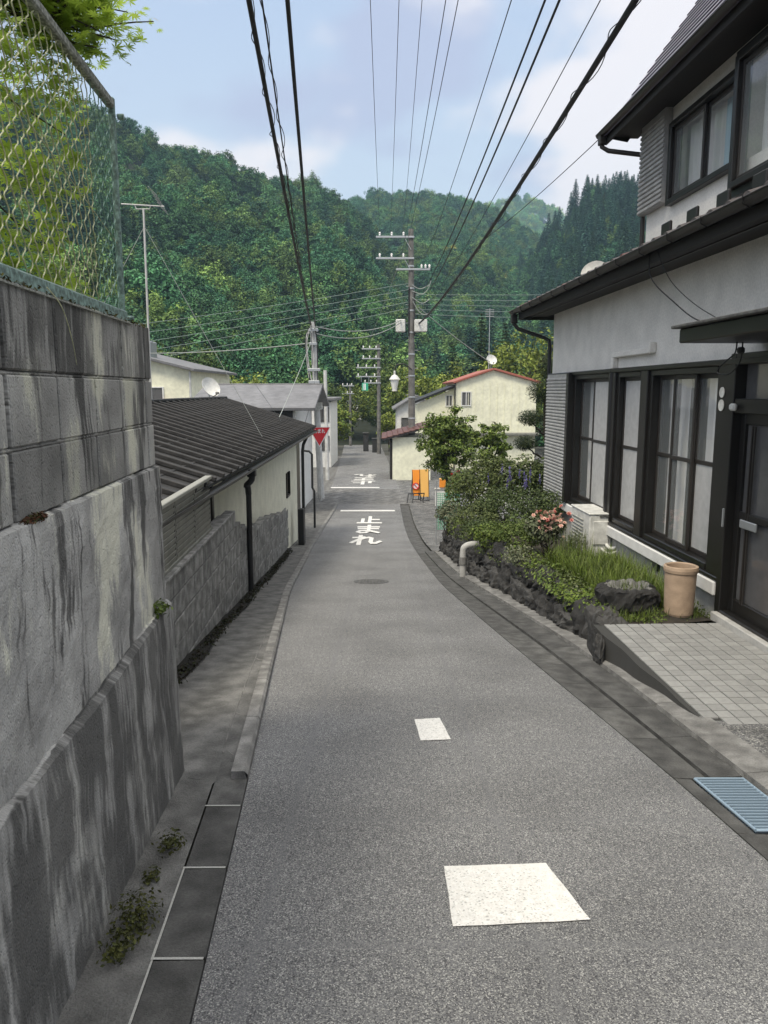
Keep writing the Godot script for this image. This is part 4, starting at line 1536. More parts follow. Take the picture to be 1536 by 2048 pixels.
func half_pipe(called: String, parent: Node, a: Vector3, b: Vector3, r: float, m: Material) -> void:
	var mb := MB.new()
	var n := 8
	for i in n:
		var p := PI + PI * i / n
		var q := PI + PI * (i + 1) / n
		var o0 := Vector3(cos(p), sin(p), 0)
		var o1 := Vector3(cos(q), sin(q), 0)
		for k in 2:
			var rr := r if k == 0 else r - 0.006
			var sg := 1.0 if k == 0 else -1.0
			mb.stri(a + o0 * rr, a + o1 * rr, b + o1 * rr, o0 * sg, o1 * sg, o1 * sg)
			mb.stri(a + o0 * rr, b + o1 * rr, b + o0 * rr, o0 * sg, o1 * sg, o0 * sg)
		mb.tri(a, a + o0 * r, a + o1 * r)
		mb.tri(b, b + o1 * r, b + o0 * r)
	mb.tube(PackedVector3Array([a + Vector3(-r, 0, 0), b + Vector3(-r, 0, 0)]), 0.007, 0.007, 6)
	mb.tube(PackedVector3Array([a + Vector3(r, 0, 0), b + Vector3(r, 0, 0)]), 0.005, 0.005, 6)
	build(called, mb, m, parent)

func curve3(pts: Array, per: int) -> PackedVector3Array:
	var out := PackedVector3Array()
	for i in pts.size() - 1:
		var p0: Vector3 = pts[maxi(i - 1, 0)]
		var p1: Vector3 = pts[i]
		var p2: Vector3 = pts[i + 1]
		var p3: Vector3 = pts[mini(i + 2, pts.size() - 1)]
		for k in per:
			out.append(p1.cubic_interpolate(p2, p0, p3, float(k) / per))
	out.append(pts[-1])
	return out

func make_porch() -> void:
	var t := thing("porch", "grey tiled porch slab in front of the dark sliding door", "porch", Vector3(3.25, 0, 0), atan(0.0404))
	var edge := func(s: float) -> float: return lerpf(-1.13, -1.205, (s - 4.4) / 1.95) + 0.01 * sin(s * 9.0)
	var b := MB.new()
	var n := 16
	for i in n:
		var a := lerpf(4.38, 6.42, float(i) / n)
		var c := lerpf(4.38, 6.42, float(i + 1) / n)
		var ea: float = edge.call(a)
		var ec: float = edge.call(c)
		b.quad(H(ea, -1.985, a), H(0.0, -1.985, a), H(0.0, -1.985, c), H(ec, -1.985, c))
		b.quad(H(ec, -1.985, c), H(ec - 0.02, -2.5, c), H(ea - 0.02, -2.5, a), H(ea, -1.985, a))
	b.quad(H(edge.call(4.38), -2.3, 4.38), H(0, -2.3, 4.38), H(0, -1.985, 4.38), H(edge.call(4.38), -1.985, 4.38))
	b.quad(H(0, -2.5, 6.42), H(edge.call(6.42), -2.5, 6.42), H(edge.call(6.42), -1.985, 6.42), H(0, -1.985, 6.42))
	build("slab", b, M.grout, t)
	var side := MB.new()
	side.cbox(H(-0.6, -2.0, 4.365), Vector3(1.16, 0.05, 0.03), 0.005)
	build("nosing", side, M.gutter_b, t)
	var tm := MB.new()
	tm.cbox(Vector3.ZERO, Vector3(0.091, 0.012, 0.091), 0.002)
	var mesh := tm.mesh()
	var s := 4.44
	while s < 6.38:
		var x := -0.17
		while x - 0.05 > (edge.call(s) as float) + 0.005:
			inst("tile", mesh, M.tile[rng.randi() % 3], t, Transform3D(Basis(Vector3.UP, rng.randf_range(-0.006, 0.006)), H(x, -1.979 + rng.randf_range(-0.0008, 0.0008), s)))
			x -= 0.1
		s += 0.1
	var st := MB.new()
	st.cbox(H(-0.06, -1.955, 5.5), Vector3(0.12, 0.08, 2.1), 0.008)
	build("door_sill", st, M.concrete, t)
	# rough stone facing along the slab's open side
	for i in 9:
		var q := 4.75 + 0.2 * i
		var low := prof(q)
		if -2.0 - low < 0.2:
			continue
		inst("facing_stone", rock_mesh(60 + i % 3), M.stone[i % 3], t, Transform3D(Basis(Vector3.UP, rng.randf() * 6).scaled(Vector3(0.12, 1, 1)) * Basis.from_scale(Vector3(1, -2.02 - low + 0.04, 0.23)), H((edge.call(q) as float) - 0.015, (-2.02 + low) * 0.5, q)))

# ---------------------------------------------------------------- left: cottage with batten seam metal roof
func make_left_house() -> void:
	var t := thing("cottage", "low cream cottage with a black batten seam metal roof", "house")
	var f := MB.new()
	f.bb(V(-2.05, -4.2, 8.8), V(-2.2, -0.9, 16.0))
	f.bb(V(-2.05, -4.2, 16.5), V(-2.2, -0.9, 18.0))
	f.bb(V(-2.05, -1.72, 16.0), V(-2.2, -0.9, 16.5))
	f.bb(V(-2.05, -4.2, 16.0), V(-2.2, -2.2, 16.5))
	f.bb(V(-2.05, -1.1, 18.0), V(-2.2, -0.9, 19.2))
	f.bb(V(-2.2, -4.2, 19.05), V(-6.0, -0.9, 19.2))
	f.bb(V(-2.2, -4.2, 8.8), V(-6.0, -0.98, 8.95))
	f.bb(V(-2.2, -4.2, 15.4), V(-6.0, -0.9, 15.5))
	build("wall", f, M.stucco_left, t)
	var dk := MB.new()
	dk.bb(V(-2.1, -3.9, 18.0), V(-2.15, -1.1, 19.15))
	build("side_door", dk, M.frame_brown, t)
	var wi := MB.new()
	wi.bb(V(-2.1, -2.2, 16.0), V(-2.12, -1.72, 16.5))
	var wo := build("window", wi, M.frosted_dark, t)
	var wf := MB.new()
	for s in [16.0, 16.5]:
		wf.bb(V(-2.02, -2.2, s - 0.02), V(-2.1, -1.72, s + 0.02))
	wf.bb(V(-2.02, -2.24, 15.98), V(-2.1, -2.2, 16.52))
	build("frame", wf, M.frame, wo)
	# carport under the near part of the roof
	for s in [5.2, 8.5]:
		var po := MB.new()
		po.cbox(V(-1.95, -2.2, s), Vector3(0.09, 2.5, 0.09), 0.006)
		build("post", po, M.frame_brown, t)
	# roof
	var a := Vector2(-1.72, -0.92)
	var b := Vector2(-4.0, -0.215)
	var r := MB.new()
	r.quad(V(a.x, a.y, 4.3), V(a.x, a.y, 19.45), V(b.x, b.y, 19.45), V(b.x, b.y, 4.3))
	r.quad(V(b.x, b.y, 4.3), V(b.x, b.y, 19.45), V(-6.5, -1.0, 19.45), V(-6.5, -1.0, 4.3))
	r.quad(V(a.x, a.y - 0.03, 4.3), V(b.x, b.y - 0.03, 4.3), V(b.x, b.y - 0.03, 19.45), V(a.x, a.y - 0.03, 19.45))
	r.quad(V(a.x, a.y - 0.03, 4.3), V(a.x, a.y - 0.03, 19.45), V(a.x, a.y, 19.45), V(a.x, a.y, 4.3))
	r.quad(V(b.x, b.y, 19.45), V(a.x, a.y, 19.45), V(a.x, a.y - 0.03, 19.45), V(b.x, b.y - 0.03, 19.45))
	build("roof", r, M.pan, t)
	var dir := Vector3(b.x - a.x, b.y - a.y, 0)
	var le := dir.length()
	dir = dir.normalized()
	var nor := Vector3(dir.y, -dir.x, 0)
	if nor.y < 0:
		nor = -nor
	var bm := MB.new()
	bm.cbox(Vector3.ZERO, Vector3(le + 0.02, 0.05, 0.045), 0.008)
	var bmesh := bm.mesh()
	var bas := Basis(dir, nor, dir.cross(nor))
	var s := 4.45
	while s < 19.4:
		inst("batten", bmesh, M.batten, t, Transform3D(bas * Basis(Vector3.UP, rng.randf_range(-0.002, 0.002)), V((a.x + b.x) * 0.5, (a.y + b.y) * 0.5, s) + nor * rng.randf_range(0.02, 0.027)))
		s += 0.415
	for row in 4:                                    # standing laps of the sheets
		var lp := MB.new()
		var c := V(a.x, a.y, 11.9) + dir * le * (row + 0.8) / 4.6 + nor * 0.004
		lp.box(c, Vector3(0.03, 0.006, 15.1), bas)
		build("sheet_lap", lp, M.batten, t)
	var rc := MB.new()
	rc.cbox(V(b.x, b.y + 0.035, 11.9), Vector3(0.16, 0.05, 15.2), 0.012)
	build("ridge_cap", rc, M.batten, t)
	var fa := MB.new()
	fa.bb(V(-1.8, -1.07, 8.5), V(-1.77, -0.95, 19.45))
	build("fascia", fa, M.alu, t)
	var so := MB.new()
	so.bb(V(-2.05, -1.0, 8.8), V(-1.8, -0.98, 19.4))
	build("soffit", so, M.dark_wood, t)
	half_pipe("gutter", t, V(-1.71, -0.99, 4.3), V(-1.71, -1.0, 19.5), 0.05, M.frame_brown)
	var d1 := MB.new()
	d1.tube(curve3([V(-1.71, -1.03, 9.9), V(-1.71, -1.14, 9.9), V(-1.78, -1.22, 9.9), V(-1.765, -1.24, 9.9), V(-1.765, -1.34, 9.95)], 4), 0.04, 0.04, 8)
	d1.tube(PackedVector3Array([V(-1.765, -1.3, 9.95), V(-1.765, prof(9.95) - 0.05, 9.95)]), 0.036, 0.036, 10)
	d1.cbox(V(-1.71, -1.06, 9.9), Vector3(0.11, 0.1, 0.12), 0.015)
	build("downpipe", d1, M.black, t)
	var d2 := MB.new()
	d2.tube(PackedVector3Array([V(-1.72, -1.03, 17.2), V(-1.8, -1.2, 17.2), V(-1.82, -1.35, 17.2), V(-1.82, prof(17.2), 17.2)]), 0.035, 0.035, 8)
	d2.cbox(V(-1.84, -3.05, 16.9), Vector3(0.13, 0.9, 0.2), 0.01)
	build("downpipe", d2, M.black, t)
	var d3 := MB.new()
	d3.tube(PackedVector3Array([V(-2.15, -1.6, 20.6), V(-2.0, -1.62, 20.6), V(-1.93, -1.7, 20.6), V(-1.93, -2.6, 20.6), V(-1.88, -2.7, 20.6), V(-1.88, prof(20.6), 20.6)]), 0.03, 0.03, 8)
	build("downpipe", d3, M.black, t)
	# antenna on the ridge with its guy wires
	var an := thing("tv_antenna", "thin white aerial mast with guy wires on the black roof ridge", "antenna", V(-3.95, -0.2, 13.2))
	var ma := MB.new()
	ma.tube(PackedVector3Array([Vector3(0, 0, 0), Vector3(0.02, 3.12, 0)]), 0.02, 0.017, 8)
	build("mast", ma, M.white_pole, an)
	var bo := MB.new()
	bo.tube(PackedVector3Array([Vector3(-0.34, 3.2, 0), Vector3(0.36, 3.16, 0)]), 0.012, 0.012, 6)
	bo.tube(PackedVector3Array([Vector3(-0.12, 3.19, 0), Vector3(-0.1, 3.12, 0), Vector3(0.12, 3.12, 0), Vector3(0.14, 3.18, 0)]), 0.01, 0.01, 6)
	build("boom", bo, M.white_pole, an)
	for i in 7:
		var el := MB.new()
		var x := 0.18 + 0.028 * i
		el.tube(PackedVector3Array([Vector3(x - 0.04, 3.3 - 0.05 * i + 0.15, 0.1), Vector3(x + 0.05, 3.3 - 0.05 * i + 0.05, -0.1)]), 0.005, 0.005, 4)
		build("element", el, M.white_pole, an)
	for q in [V(-2.05, -0.78, 13.0), V(-2.3, -0.68, 17.3), V(-5.4, -0.66, 12.0)]:
		var gw := MB.new()
		gw.tube(PackedVector3Array([Vector3(0.02, 2.85, 0), q - an.position]), 0.004, 0.004, 4)
		build("guy_wire", gw, M.cable_pale, an)
	var ds := thing("roof_dish", "white satellite dish standing behind the black roof ridge", "satellite dish", V(-4.3, -0.28, 19.2), 0.9)
	dish(ds, 0.26)

# ---------------------------------------------------------------- houses beyond the junction
func window_at(parent: Node, ce: Vector3, w: float, h: float, glass: Material, frame: Material) -> void:   # a window in a wall that faces the lane's upper end
	var fr := MB.new()
	for sx in [-1.0, 1.0]:
		fr.box(ce + Vector3(sx * (w * 0.5 + 0.02), 0, 0.03), Vector3(0.05, h + 0.1, 0.06))
	for sy in [-1.0, 1.0]:
		fr.box(ce + Vector3(0, sy * (h * 0.5 + 0.02), 0.03), Vector3(w - 0.02, 0.05, 0.058))
	fr.box(ce + Vector3(0, 0, 0.03), Vector3(0.04, h - 0.02, 0.05))
	var o := build("window", fr, frame, parent)
	for sx in [-1.0, 1.0]:
		var p := MB.new()
		p.box(ce + Vector3(sx * w * 0.25, 0, 0.012), Vector3(w * 0.5 - 0.05, h - 0.03, 0.02))
		build("pane", p, glass, o)

func gable_house(called: String, label: String, x0: float, x1: float, d0: float, d1: float, base: float, eave: float, apex_x: float, apex_y: float, wall: Material, roof: Material, over := 0.35) -> Node3D:
	# gable towards the lane's upper end
	var t := thing(called, label, "house", V((x0 + x1) * 0.5, base, d0))
	var o := t.position
	var w := MB.new()
	w.bb(V(x0, base, d0) - o, V(x1, eave, d1) - o)
	w.tri(V(x0, eave, d0) - o, V(x1, eave, d0) - o, V(apex_x, apex_y, d0) - o)
	w.tri(V(x1, eave, d1) - o, V(x0, eave, d1) - o, V(apex_x, apex_y, d1) - o)
	build("wall", w, wall, t)
	for side in 2:
		var ex := x0 if side == 0 else x1
		var dir := Vector3(ex - apex_x, eave - apex_y, 0)
		var le := dir.length()
		dir = dir / le
		var nor := Vector3(-dir.y, dir.x, 0)
		if nor.y < 0:
			nor = -nor
		var r := MB.new()
		r.cbox(V(apex_x, apex_y, (d0 + d1) * 0.5) - o + dir * (le + over) * 0.5 + nor * 0.075, Vector3(le + over, 0.12, d1 - d0 + over * 2.0), 0.015, Basis(dir, nor, dir.cross(nor)))
		build("roof", r, roof, t)
	return t

func make_far_houses() -> void:
	var h := gable_house("cream_house", "cream house with grey eaves rising behind the black cottage roof", -17.5, -8.5, 34, 43, -4.6, 0.86, -13.0, 1.95, M.cream, M.grey_roof)
	for q in [[-10.2, -0.3], [-12.2, -0.3], [-10.2, -2.6]]:
		window_at(h, V(q[0], q[1], 34) - h.position, 1.1, 0.8, M.frosted_dark, M.white_wall)
	var dp := MB.new()
	dp.tube(PackedVector3Array([V(-8.42, 0.8, 33.9) - h.position, V(-8.42, -4.5, 33.9) - h.position]), 0.05, 0.05, 8)
	build("downpipe", dp, M.white_pole, h)
	var rb := MB.new()
	rb.cbox(V(-9.6, -0.75, 33.85) - h.position, Vector3(0.55, 0.5, 0.25), 0.03)
	build("balcony_box", rb, M.red_trim, h)
	var vb := MB.new()
	vb.cbox(V(-11.0, 1.75, 35.5) - h.position, Vector3(1.2, 0.8, 1.0), 0.03)
	build("roof_box", vb, M.steel, h)
	# grey roofed house: eave towards the lane's upper end
	var g := thing("grey_roof_house", "house with a broad pale grey roof and painted dark gap below its eave behind the cottage", "house", V(-4.1, -4.2, 24))
	var o := g.position
	var w := MB.new()
	w.bb(V(-5.9, -4.2, 24.0) - o, V(-2.75, -0.58, 29.5) - o)
	build("wall", w, M.white_wall, g)
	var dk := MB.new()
	dk.bb(V(-5.7, -1.9, 23.95) - o, V(-2.82, -0.6, 23.99) - o)  # black sheet painted in for the dark opening and shade under the eave
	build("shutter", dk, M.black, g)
	for q in [[24.0, 26.75, 1], [26.75, 29.5, -1]]:
		var r := MB.new()
		var dir := Vector3(0, 0.68, -2.9).normalized() if q[2] == 1 else Vector3(0, -0.68, -2.9).normalized()
		var nor := Vector3(0, 2.9, 0.68).normalized() if q[2] == 1 else Vector3(0, 2.9, -0.68).normalized()
		r.cbox(V(-4.1, -0.2, (q[0] + q[1]) * 0.5 - 0.12 * q[2]) - o, Vector3(4.0, 0.1, 3.3), 0.01, Basis(dir.cross(nor).normalized() * -1.0, nor, -dir))
		build("roof", r, M.grey_roof, g)
	var gb := MB.new()
	gb.tri(V(-2.75, -0.58, 24.0) - o, V(-2.75, -0.58, 29.5) - o, V(-2.75, 0.05, 26.75) - o)
	build("gable", gb, M.white_wall, g)
	# white block with windows beyond the junction
	var b := thing("white_house", "tall white house with two rows of windows beyond the stop sign", "house", V(-6, -4.8, 47))
	o = b.position
	w = MB.new()
	w.bb(V(-9.0, -4.9, 47.0) - o, V(-3.25, -0.7, 54.0) - o)
	build("wall", w, M.white_wall, b)
	var rf := MB.new()
	rf.cbox(V(-6.1, -0.55, 50.5) - o, Vector3(6.3, 0.18, 7.6), 0.03)
	build("roof", rf, M.grey_roof, b)
	for q in [[-3.75, -1.45], [-3.75, -3.2], [-5.0, -1.45], [-5.0, -3.2]]:
		window_at(b, V(q[0], q[1], 47) - o, 0.75, 0.8, M.frosted_dark, M.frame_brown)
	# yellow gabled house on the other side
	var y := gable_house("yellow_house", "pale yellow sided house with a red edged gable roof", 4.2, 8.8, 45, 53, -4.7, 0.42, 6.3, 1.12, M.cream, M.red_trim, 0.2)
	o = y.position
	for i in 11:
		var sb := MB.new()
		var x := 4.45 + 0.42 * i
		sb.box(V(x, -1.2, 44.99) - o, Vector3(0.03, 3.2, 0.025))
		build("seam_batten", sb, M.cream, y)
	var lg := MB.new()
	lg.cbox(V(6.5, -2.52, 44.75) - o, Vector3(4.9, 0.16, 0.55), 0.03)
	build("skirt_roof", lg, M.alu, y)
	window_at(y, V(4.75, -0.5, 45) - o, 0.5, 0.75, M.frosted_dark, M.white_wall)
	var yd := MB.new()
	yd.tube(PackedVector3Array([V(4.1, 0.4, 44.9) - o, V(4.1, -4.6, 44.9) - o]), 0.04, 0.04, 8)
	build("downpipe", yd, M.black, y)
	var di := thing("gable_dish", "white satellite dish on a short mast on the yellow house gable", "satellite dish", V(6.2, 1.3, 45.4), 0.3)
	dish(di, 0.32)
	var am := thing("roof_aerial", "slender aerial mast above the yellow house gable", "antenna", V(6.15, 1.2, 46.0))
	var mm := MB.new()
	mm.tube(PackedVector3Array([Vector3.ZERO, Vector3(0, 3.5, 0)]), 0.03, 0.02, 6)
	build("mast", mm, M.steel, am)
	for i in 4:
		var el := MB.new()
		el.tube(PackedVector3Array([Vector3(-0.25, 3.4 - 0.12 * i, 0), Vector3(0.25, 3.4 - 0.12 * i, 0)]), 0.012, 0.012, 4)
		build("element", el, M.steel, am)
	# lean-to wing beside it
	var l := thing("lean_to", "cream lean-to wing with a black sloping eave beside the yellow house", "outbuilding", V(3, -4.7, 46))
	o = l.position
	w = MB.new()
	w.quad(V(1.95, -4.7, 46) - o, V(4.15, -4.7, 46) - o, V(4.15, 0.1, 46) - o, V(1.95, -0.82, 46) - o)
	w.quad(V(1.95, -4.7, 51) - o, V(1.95, -4.7, 46) - o, V(1.95, -0.82, 46) - o, V(1.95, -0.82, 51) - o)
	build("wall", w, M.cream_b, l)
	var lr := MB.new()
	var dir2 := Vector3(2.4, 0.95, 0).normalized()
	var nor2 := Vector3(-dir2.y, dir2.x, 0)
	lr.cbox(V(2.98, -0.24, 48.3) - o, Vector3(2.6, 0.13, 5.2), 0.01, Basis(dir2, nor2, dir2.cross(nor2)))
	build("roof", lr, M.black, l)
	window_at(l, V(3.85, -0.62, 46) - o, 0.35, 0.6, M.frosted_dark, M.white_wall)
	# garage with red tiles
	var ga := thing("garage", "cream garage with a red tiled lean-to roof at the junction", "garage", V(1.2, -4.4, 38))
	o = ga.position
	w = MB.new()
	w.bb(V(0.42, -4.45, 38) - o, V(2.3, -2.3, 42) - o)
	build("wall", w, M.cream, ga)
	var gd := MB.new()
	gd.bb(V(0.3, -4.4, 38.1) - o, V(0.4, -2.5, 41.8) - o)
	build("side_door", gd, M.frame_brown, ga)
	var gdir := Vector3(2.3, 0.62, 0).normalized()
	var gn := Vector3(-gdir.y, gdir.x, 0)
	var rt := MB.new()
	rt.cbox(V(1.15, -2.08, 40) - o, Vector3(2.5, 0.08, 4.6), 0.01, Basis(gdir, gn, gdir.cross(gn)))
	build("roof", rt, M.tile_roof, ga)
	var tl := MB.new()
	tl.cbox(Vector3.ZERO, Vector3(0.3, 0.07, 4.7), 0.03)
	var tlm := tl.mesh()
	for i in 9:
		inst("roof_tile", tlm, M.tile_red, ga, Transform3D(Basis(gdir, gn, gdir.cross(gn)) * Basis(Vector3.BACK, -0.12), V(1.15, -2.08, 40) - o + gdir * (-1.15 + 0.28 * i) + gn * 0.07))
	# white house behind the garage
	var wb := gable_house("pale_house", "small white house with grey roof behind the garage", 0.9, 3.6, 54, 60, -5.0, -1.25, 2.25, -0.45, M.white_wall, M.grey_roof, 0.3)
	window_at(wb, V(1.7, -2.3, 54) - wb.position, 0.9, 0.7, M.frosted_dark, M.frame_brown)
	var sd := gable_house("far_shed", "small grey roofed house at the end of the lane", -5.6, -2.6, 92, 97, -5.9, -1.6, -4.1, -0.9, M.white_wall, M.grey_roof, 0.3)
	window_at(sd, V(-4.1, -2.6, 92) - sd.position, 1.2, 0.9, M.frosted_dark, M.frame_brown)
	var low := thing("yard_wall", "low pale rendered wall beside the yard at the junction", "wall", V(3.5, -4.2, 26.8))
	var lm := MB.new()
	lm.cbox(Vector3(0, 0.35, 0), Vector3(3.4, 0.8, 0.15), 0.015)
	build("body", lm, M.white_wall, low)
	var cm := MB.new()
	cm.cbox(Vector3(0, 0.78, 0), Vector3(3.46, 0.05, 0.2), 0.01)
	build("coping", cm, M.concrete, low)

# ---------------------------------------------------------------- poles, lamps
func crossarm(parent: Node, a: Vector3, b: Vector3, n: int, lo: float, hi: float) -> void:
	var m := MB.new()
	m.cbox((a + b) * 0.5, Vector3(a.distance_to(b), 0.09, 0.09), 0.01)
	var o := build("crossarm", m, M.steel, parent)
	for i in n:
		var p := a.lerp(b, lerpf(lo, hi, float(i) / maxi(n - 1, 1)))
		var q := MB.new()
		q.lathe(p + Vector3(0, 0.05, 0), [Vector2(0.025, 0), Vector2(0.055, 0.05), Vector2(0.035, 0.09), Vector2(0.06, 0.12), Vector2(0.04, 0.18), Vector2(0.0, 0.2)], 10)
		build("insulator", q, M.insulator, o)

func pole(called: String, label: String, base: Vector3, top: Vector3, r0: float, r1: float, m: Material) -> Node3D:
	var t := thing(called, label, "utility pole", base)
	var p := MB.new()
	p.tube(PackedVector3Array([Vector3(0, -0.3, 0), (top - base) * 0.5, top - base]), r0, r1, 12)
	build("shaft", p, m, t)
	return t

func make_poles() -> void:
	var b := V(1.46, prof(40) - 0.02, 40)
	var p := pole("utility_pole", "tall concrete utility pole with two crossarms at the junction", b, V(1.34, 7.9, 40), 0.19, 0.13, M.grey_pole)
	var L := func(x: float, y: float, d: float) -> Vector3: return V(x, y, d) - b
	crossarm(p, L.call(-0.4, 7.5, 39.85), L.call(1.5, 7.5, 39.85), 3, 0.1, 0.72)
	crossarm(p, L.call(-0.4, 6.48, 39.85), L.call(1.5, 6.48, 39.85), 3, 0.1, 0.72)
	crossarm(p, L.call(0.6, 5.95, 39.85), L.call(2.3, 5.95, 39.85), 3, 0.75, 0.98)
	for q in [[1.0, 7.5, 1.34, 6.9], [1.0, 6.48, 1.34, 5.9]]:
		var br := MB.new()
		br.tube(PackedVector3Array([L.call(q[0], q[1], 39.85), L.call(q[2], q[3], 39.85)]), 0.02, 0.02, 5)
		build("brace", br, M.steel, p)
	for q in [[0.83, 3.2, 0.34, 0.62], [1.85, 3.2, 0.46, 0.6]]:
		var bx := MB.new()
		bx.cbox(L.call(q[0], q[1], 39.8), Vector3(q[2] * 1.4, q[3], 0.35), 0.03)
		build("switch_box", bx, M.white_plastic, p)
	for i in 10:
		var bd := MB.new()
		var y := -3.6 + 1.08 * i
		var x := lerpf(1.46, 1.34, (y + 4.4) / 12.3)
		bd.lathe(L.call(x, y, 40), [Vector2(0.2 - 0.005 * i, -0.04), Vector2(0.205 - 0.005 * i, 0.0), Vector2(0.2 - 0.005 * i, 0.04)], 12)
		build("band", bd, M.steel, p)
	for i in 16:
		var st := MB.new()
		var y := -1.6 + 0.45 * i
		var s := 1.0 if i % 2 == 0 else -1.0
		st.tube(PackedVector3Array([L.call(1.42, y, 39.98), L.call(1.42 + 0.32 * s, y, 39.98)]), 0.012, 0.012, 5)
		build("step_bolt", st, M.steel, p)
	for q in [[[1.4, 4.9], [1.9, 4.75], [2.2, 5.0], [2.35, 5.4]], [[1.4, 4.6], [1.9, 4.3], [2.3, 4.5]], [[1.45, 4.4], [1.75, 3.9], [2.1, 3.75], [2.5, 4.0]], [[1.4, 5.2], [1.8, 5.0], [2.3, 5.2]]]:
		var lp := MB.new()
		var pts := []
		for z in q:
			pts.append(L.call(z[0], z[1], 39.8))
		lp.tube(curve3(pts, 6), 0.02, 0.02, 5)
		build("jumper_loop", lp, M.cable_pale, p)
	for q in [[1.25, 5.1, 0.35, 2.4], [1.55, 4.9, 0.3, 2.2]]:
		var rs := MB.new()
		rs.tube(PackedVector3Array([L.call(q[0], q[1], 39.85), L.call(q[0], q[1] - q[3], 39.85)]), 0.035, 0.035, 6)
		build("riser", rs, M.cable, p)
	var sl := MB.new()
	sl.lathe(L.call(1.45, prof(40) + 0.2, 40), [Vector2(0.215, 0.0), Vector2(0.215, 1.75), Vector2(0.19, 1.76)], 14)
	build("guard_sleeve", sl, M.yellow, p)
	# old style lantern on a bracket
	var la := thing("street_lantern", "white street lantern hanging from the junction pole", "street lamp", V(0.54, 0.0, 39.85))
	var lg := MB.new()
	lg.lathe(Vector3.ZERO, [Vector2(0.12, 0.0), Vector2(0.22, 0.52), Vector2(0.0, 0.52)], 6)
	build("lamp_glass", lg, M.lantern_glass, la)
	var lc := MB.new()
	lc.lathe(Vector3.ZERO, [Vector2(0.29, 0.53), Vector2(0.15, 0.72), Vector2(0.05, 0.78), Vector2(0.05, 0.95), Vector2(0.0, 1.0)], 6)
	lc.lathe(Vector3.ZERO, [Vector2(0.0, -0.08), Vector2(0.14, -0.05), Vector2(0.14, 0.0), Vector2(0.0, 0.0)], 6)
	build("lamp_cap", lc, M.white_plastic, la)
	var lb := MB.new()
	lb.tube(curve3([Vector3(0, 0.95, 0), Vector3(0.1, 1.25, 0), Vector3(0.5, 1.3, 0), Vector3(0.9, 1.0, 0.0)], 6), 0.03, 0.03, 6)
	build("bracket", lb, M.bronze, la)
	# pole carrying the cables over the lane
	var b2 := V(-2.41, prof(29.4) - 0.02, 29.4)
	var p2 := pole("cable_pole", "pale leaning pole thick with cables behind the stop sign", b2, V(-2.66, 2.5, 29.4), 0.13, 0.1, M.white_pole)
	for i in 7:
		var w := MB.new()
		var x := rng.randf_range(-0.24, 0.14)
		w.tube(curve3([V(-2.66 + x * 0.7, 2.35 - rng.randf() * 0.3, 29.2) - b2, V(-2.66 + x * 1.3, 1.7, 29.2) - b2, V(-2.62 + x, 0.9 - rng.randf() * 0.5, 29.22) - b2, V(-2.58 + x * 0.3, 0.2 - rng.randf() * 0.5, 29.26) - b2], 5), 0.025, 0.02, 5)
		build("hanging_cable", w, M.cable if i % 3 else M.white_pole, p2)
	for q in [[2.2, 0.3], [1.7, 0.26], [0.75, 0.4], [0.3, 0.34]]:
		var c := MB.new()
		c.cbox(V(-2.62, q[0], 29.26) - b2, Vector3(q[1] * 1.2, 0.12, 0.16), 0.02)
		build("clamp", c, M.steel, p2)
	var pb := MB.new()
	pb.cbox(V(-2.48, -0.35, 29.22) - b2, Vector3(0.34, 0.75, 0.26), 0.03)
	build("junction_box", pb, M.white_plastic, p2)
	pole("slim_pole", "slim pale pole standing between cable pole and white house", V(-2.8, prof(38), 38), V(-2.86, 0.95, 38), 0.1, 0.085, M.white_pole)
	var b4 := V(-0.4, prof(62), 62)
	var p4 := pole("utility_pole", "brown utility pole with many crossarms down the lane", b4, V(-0.43, 3.55, 62), 0.17, 0.12, M.grey_pole)
	for q in [[3.2, -1.75], [2.45, -1.75], [1.75, -2.2], [1.05, -2.2], [0.55, -1.6]]:
		crossarm(p4, V(q[1], q[0], 61.85) - b4, V(-0.25, q[0], 61.85) - b4, 3, 0.08, 0.75)
	var gsn := thing("green_sign", "small green and white sign hanging below the crossarms", "sign", V(-1.5, -0.05, 61.8))
	var gs := MB.new()
	gs.cbox(Vector3(0, 0.3, 0), Vector3(0.5, 0.6, 0.05), 0.01)
	build("panel", gs, M.green_sign, gsn)
	var gp := MB.new()
	gp.box(Vector3(0, 0.3, 0.03), Vector3(0.1, 0.5, 0.01))
	gp.box(Vector3(-0.14, 0.3, 0.03), Vector3(0.05, 0.5, 0.01))
	build("print", gp, M.sign_white, gsn)
	var gh := MB.new()
	for x in [-0.3, 0.3]:
		gh.tube(PackedVector3Array([Vector3(x, 0.68, 0), Vector3(x, 1.15, 0)]), 0.02, 0.02, 5)
	build("hanger", gh, M.steel, gsn)
	var b5 := V(-3.3, prof(76), 76)
	var p5 := pole("utility_pole", "distant thin utility pole at the end of the lane", b5, V(-3.3, 0.6, 76), 0.14, 0.1, M.grey_pole)
	for y in [0.4, -0.35]:
		crossarm(p5, V(-4.1, y, 75.9) - b5, V(-2.9, y, 75.9) - b5, 3, 0.08, 0.8)

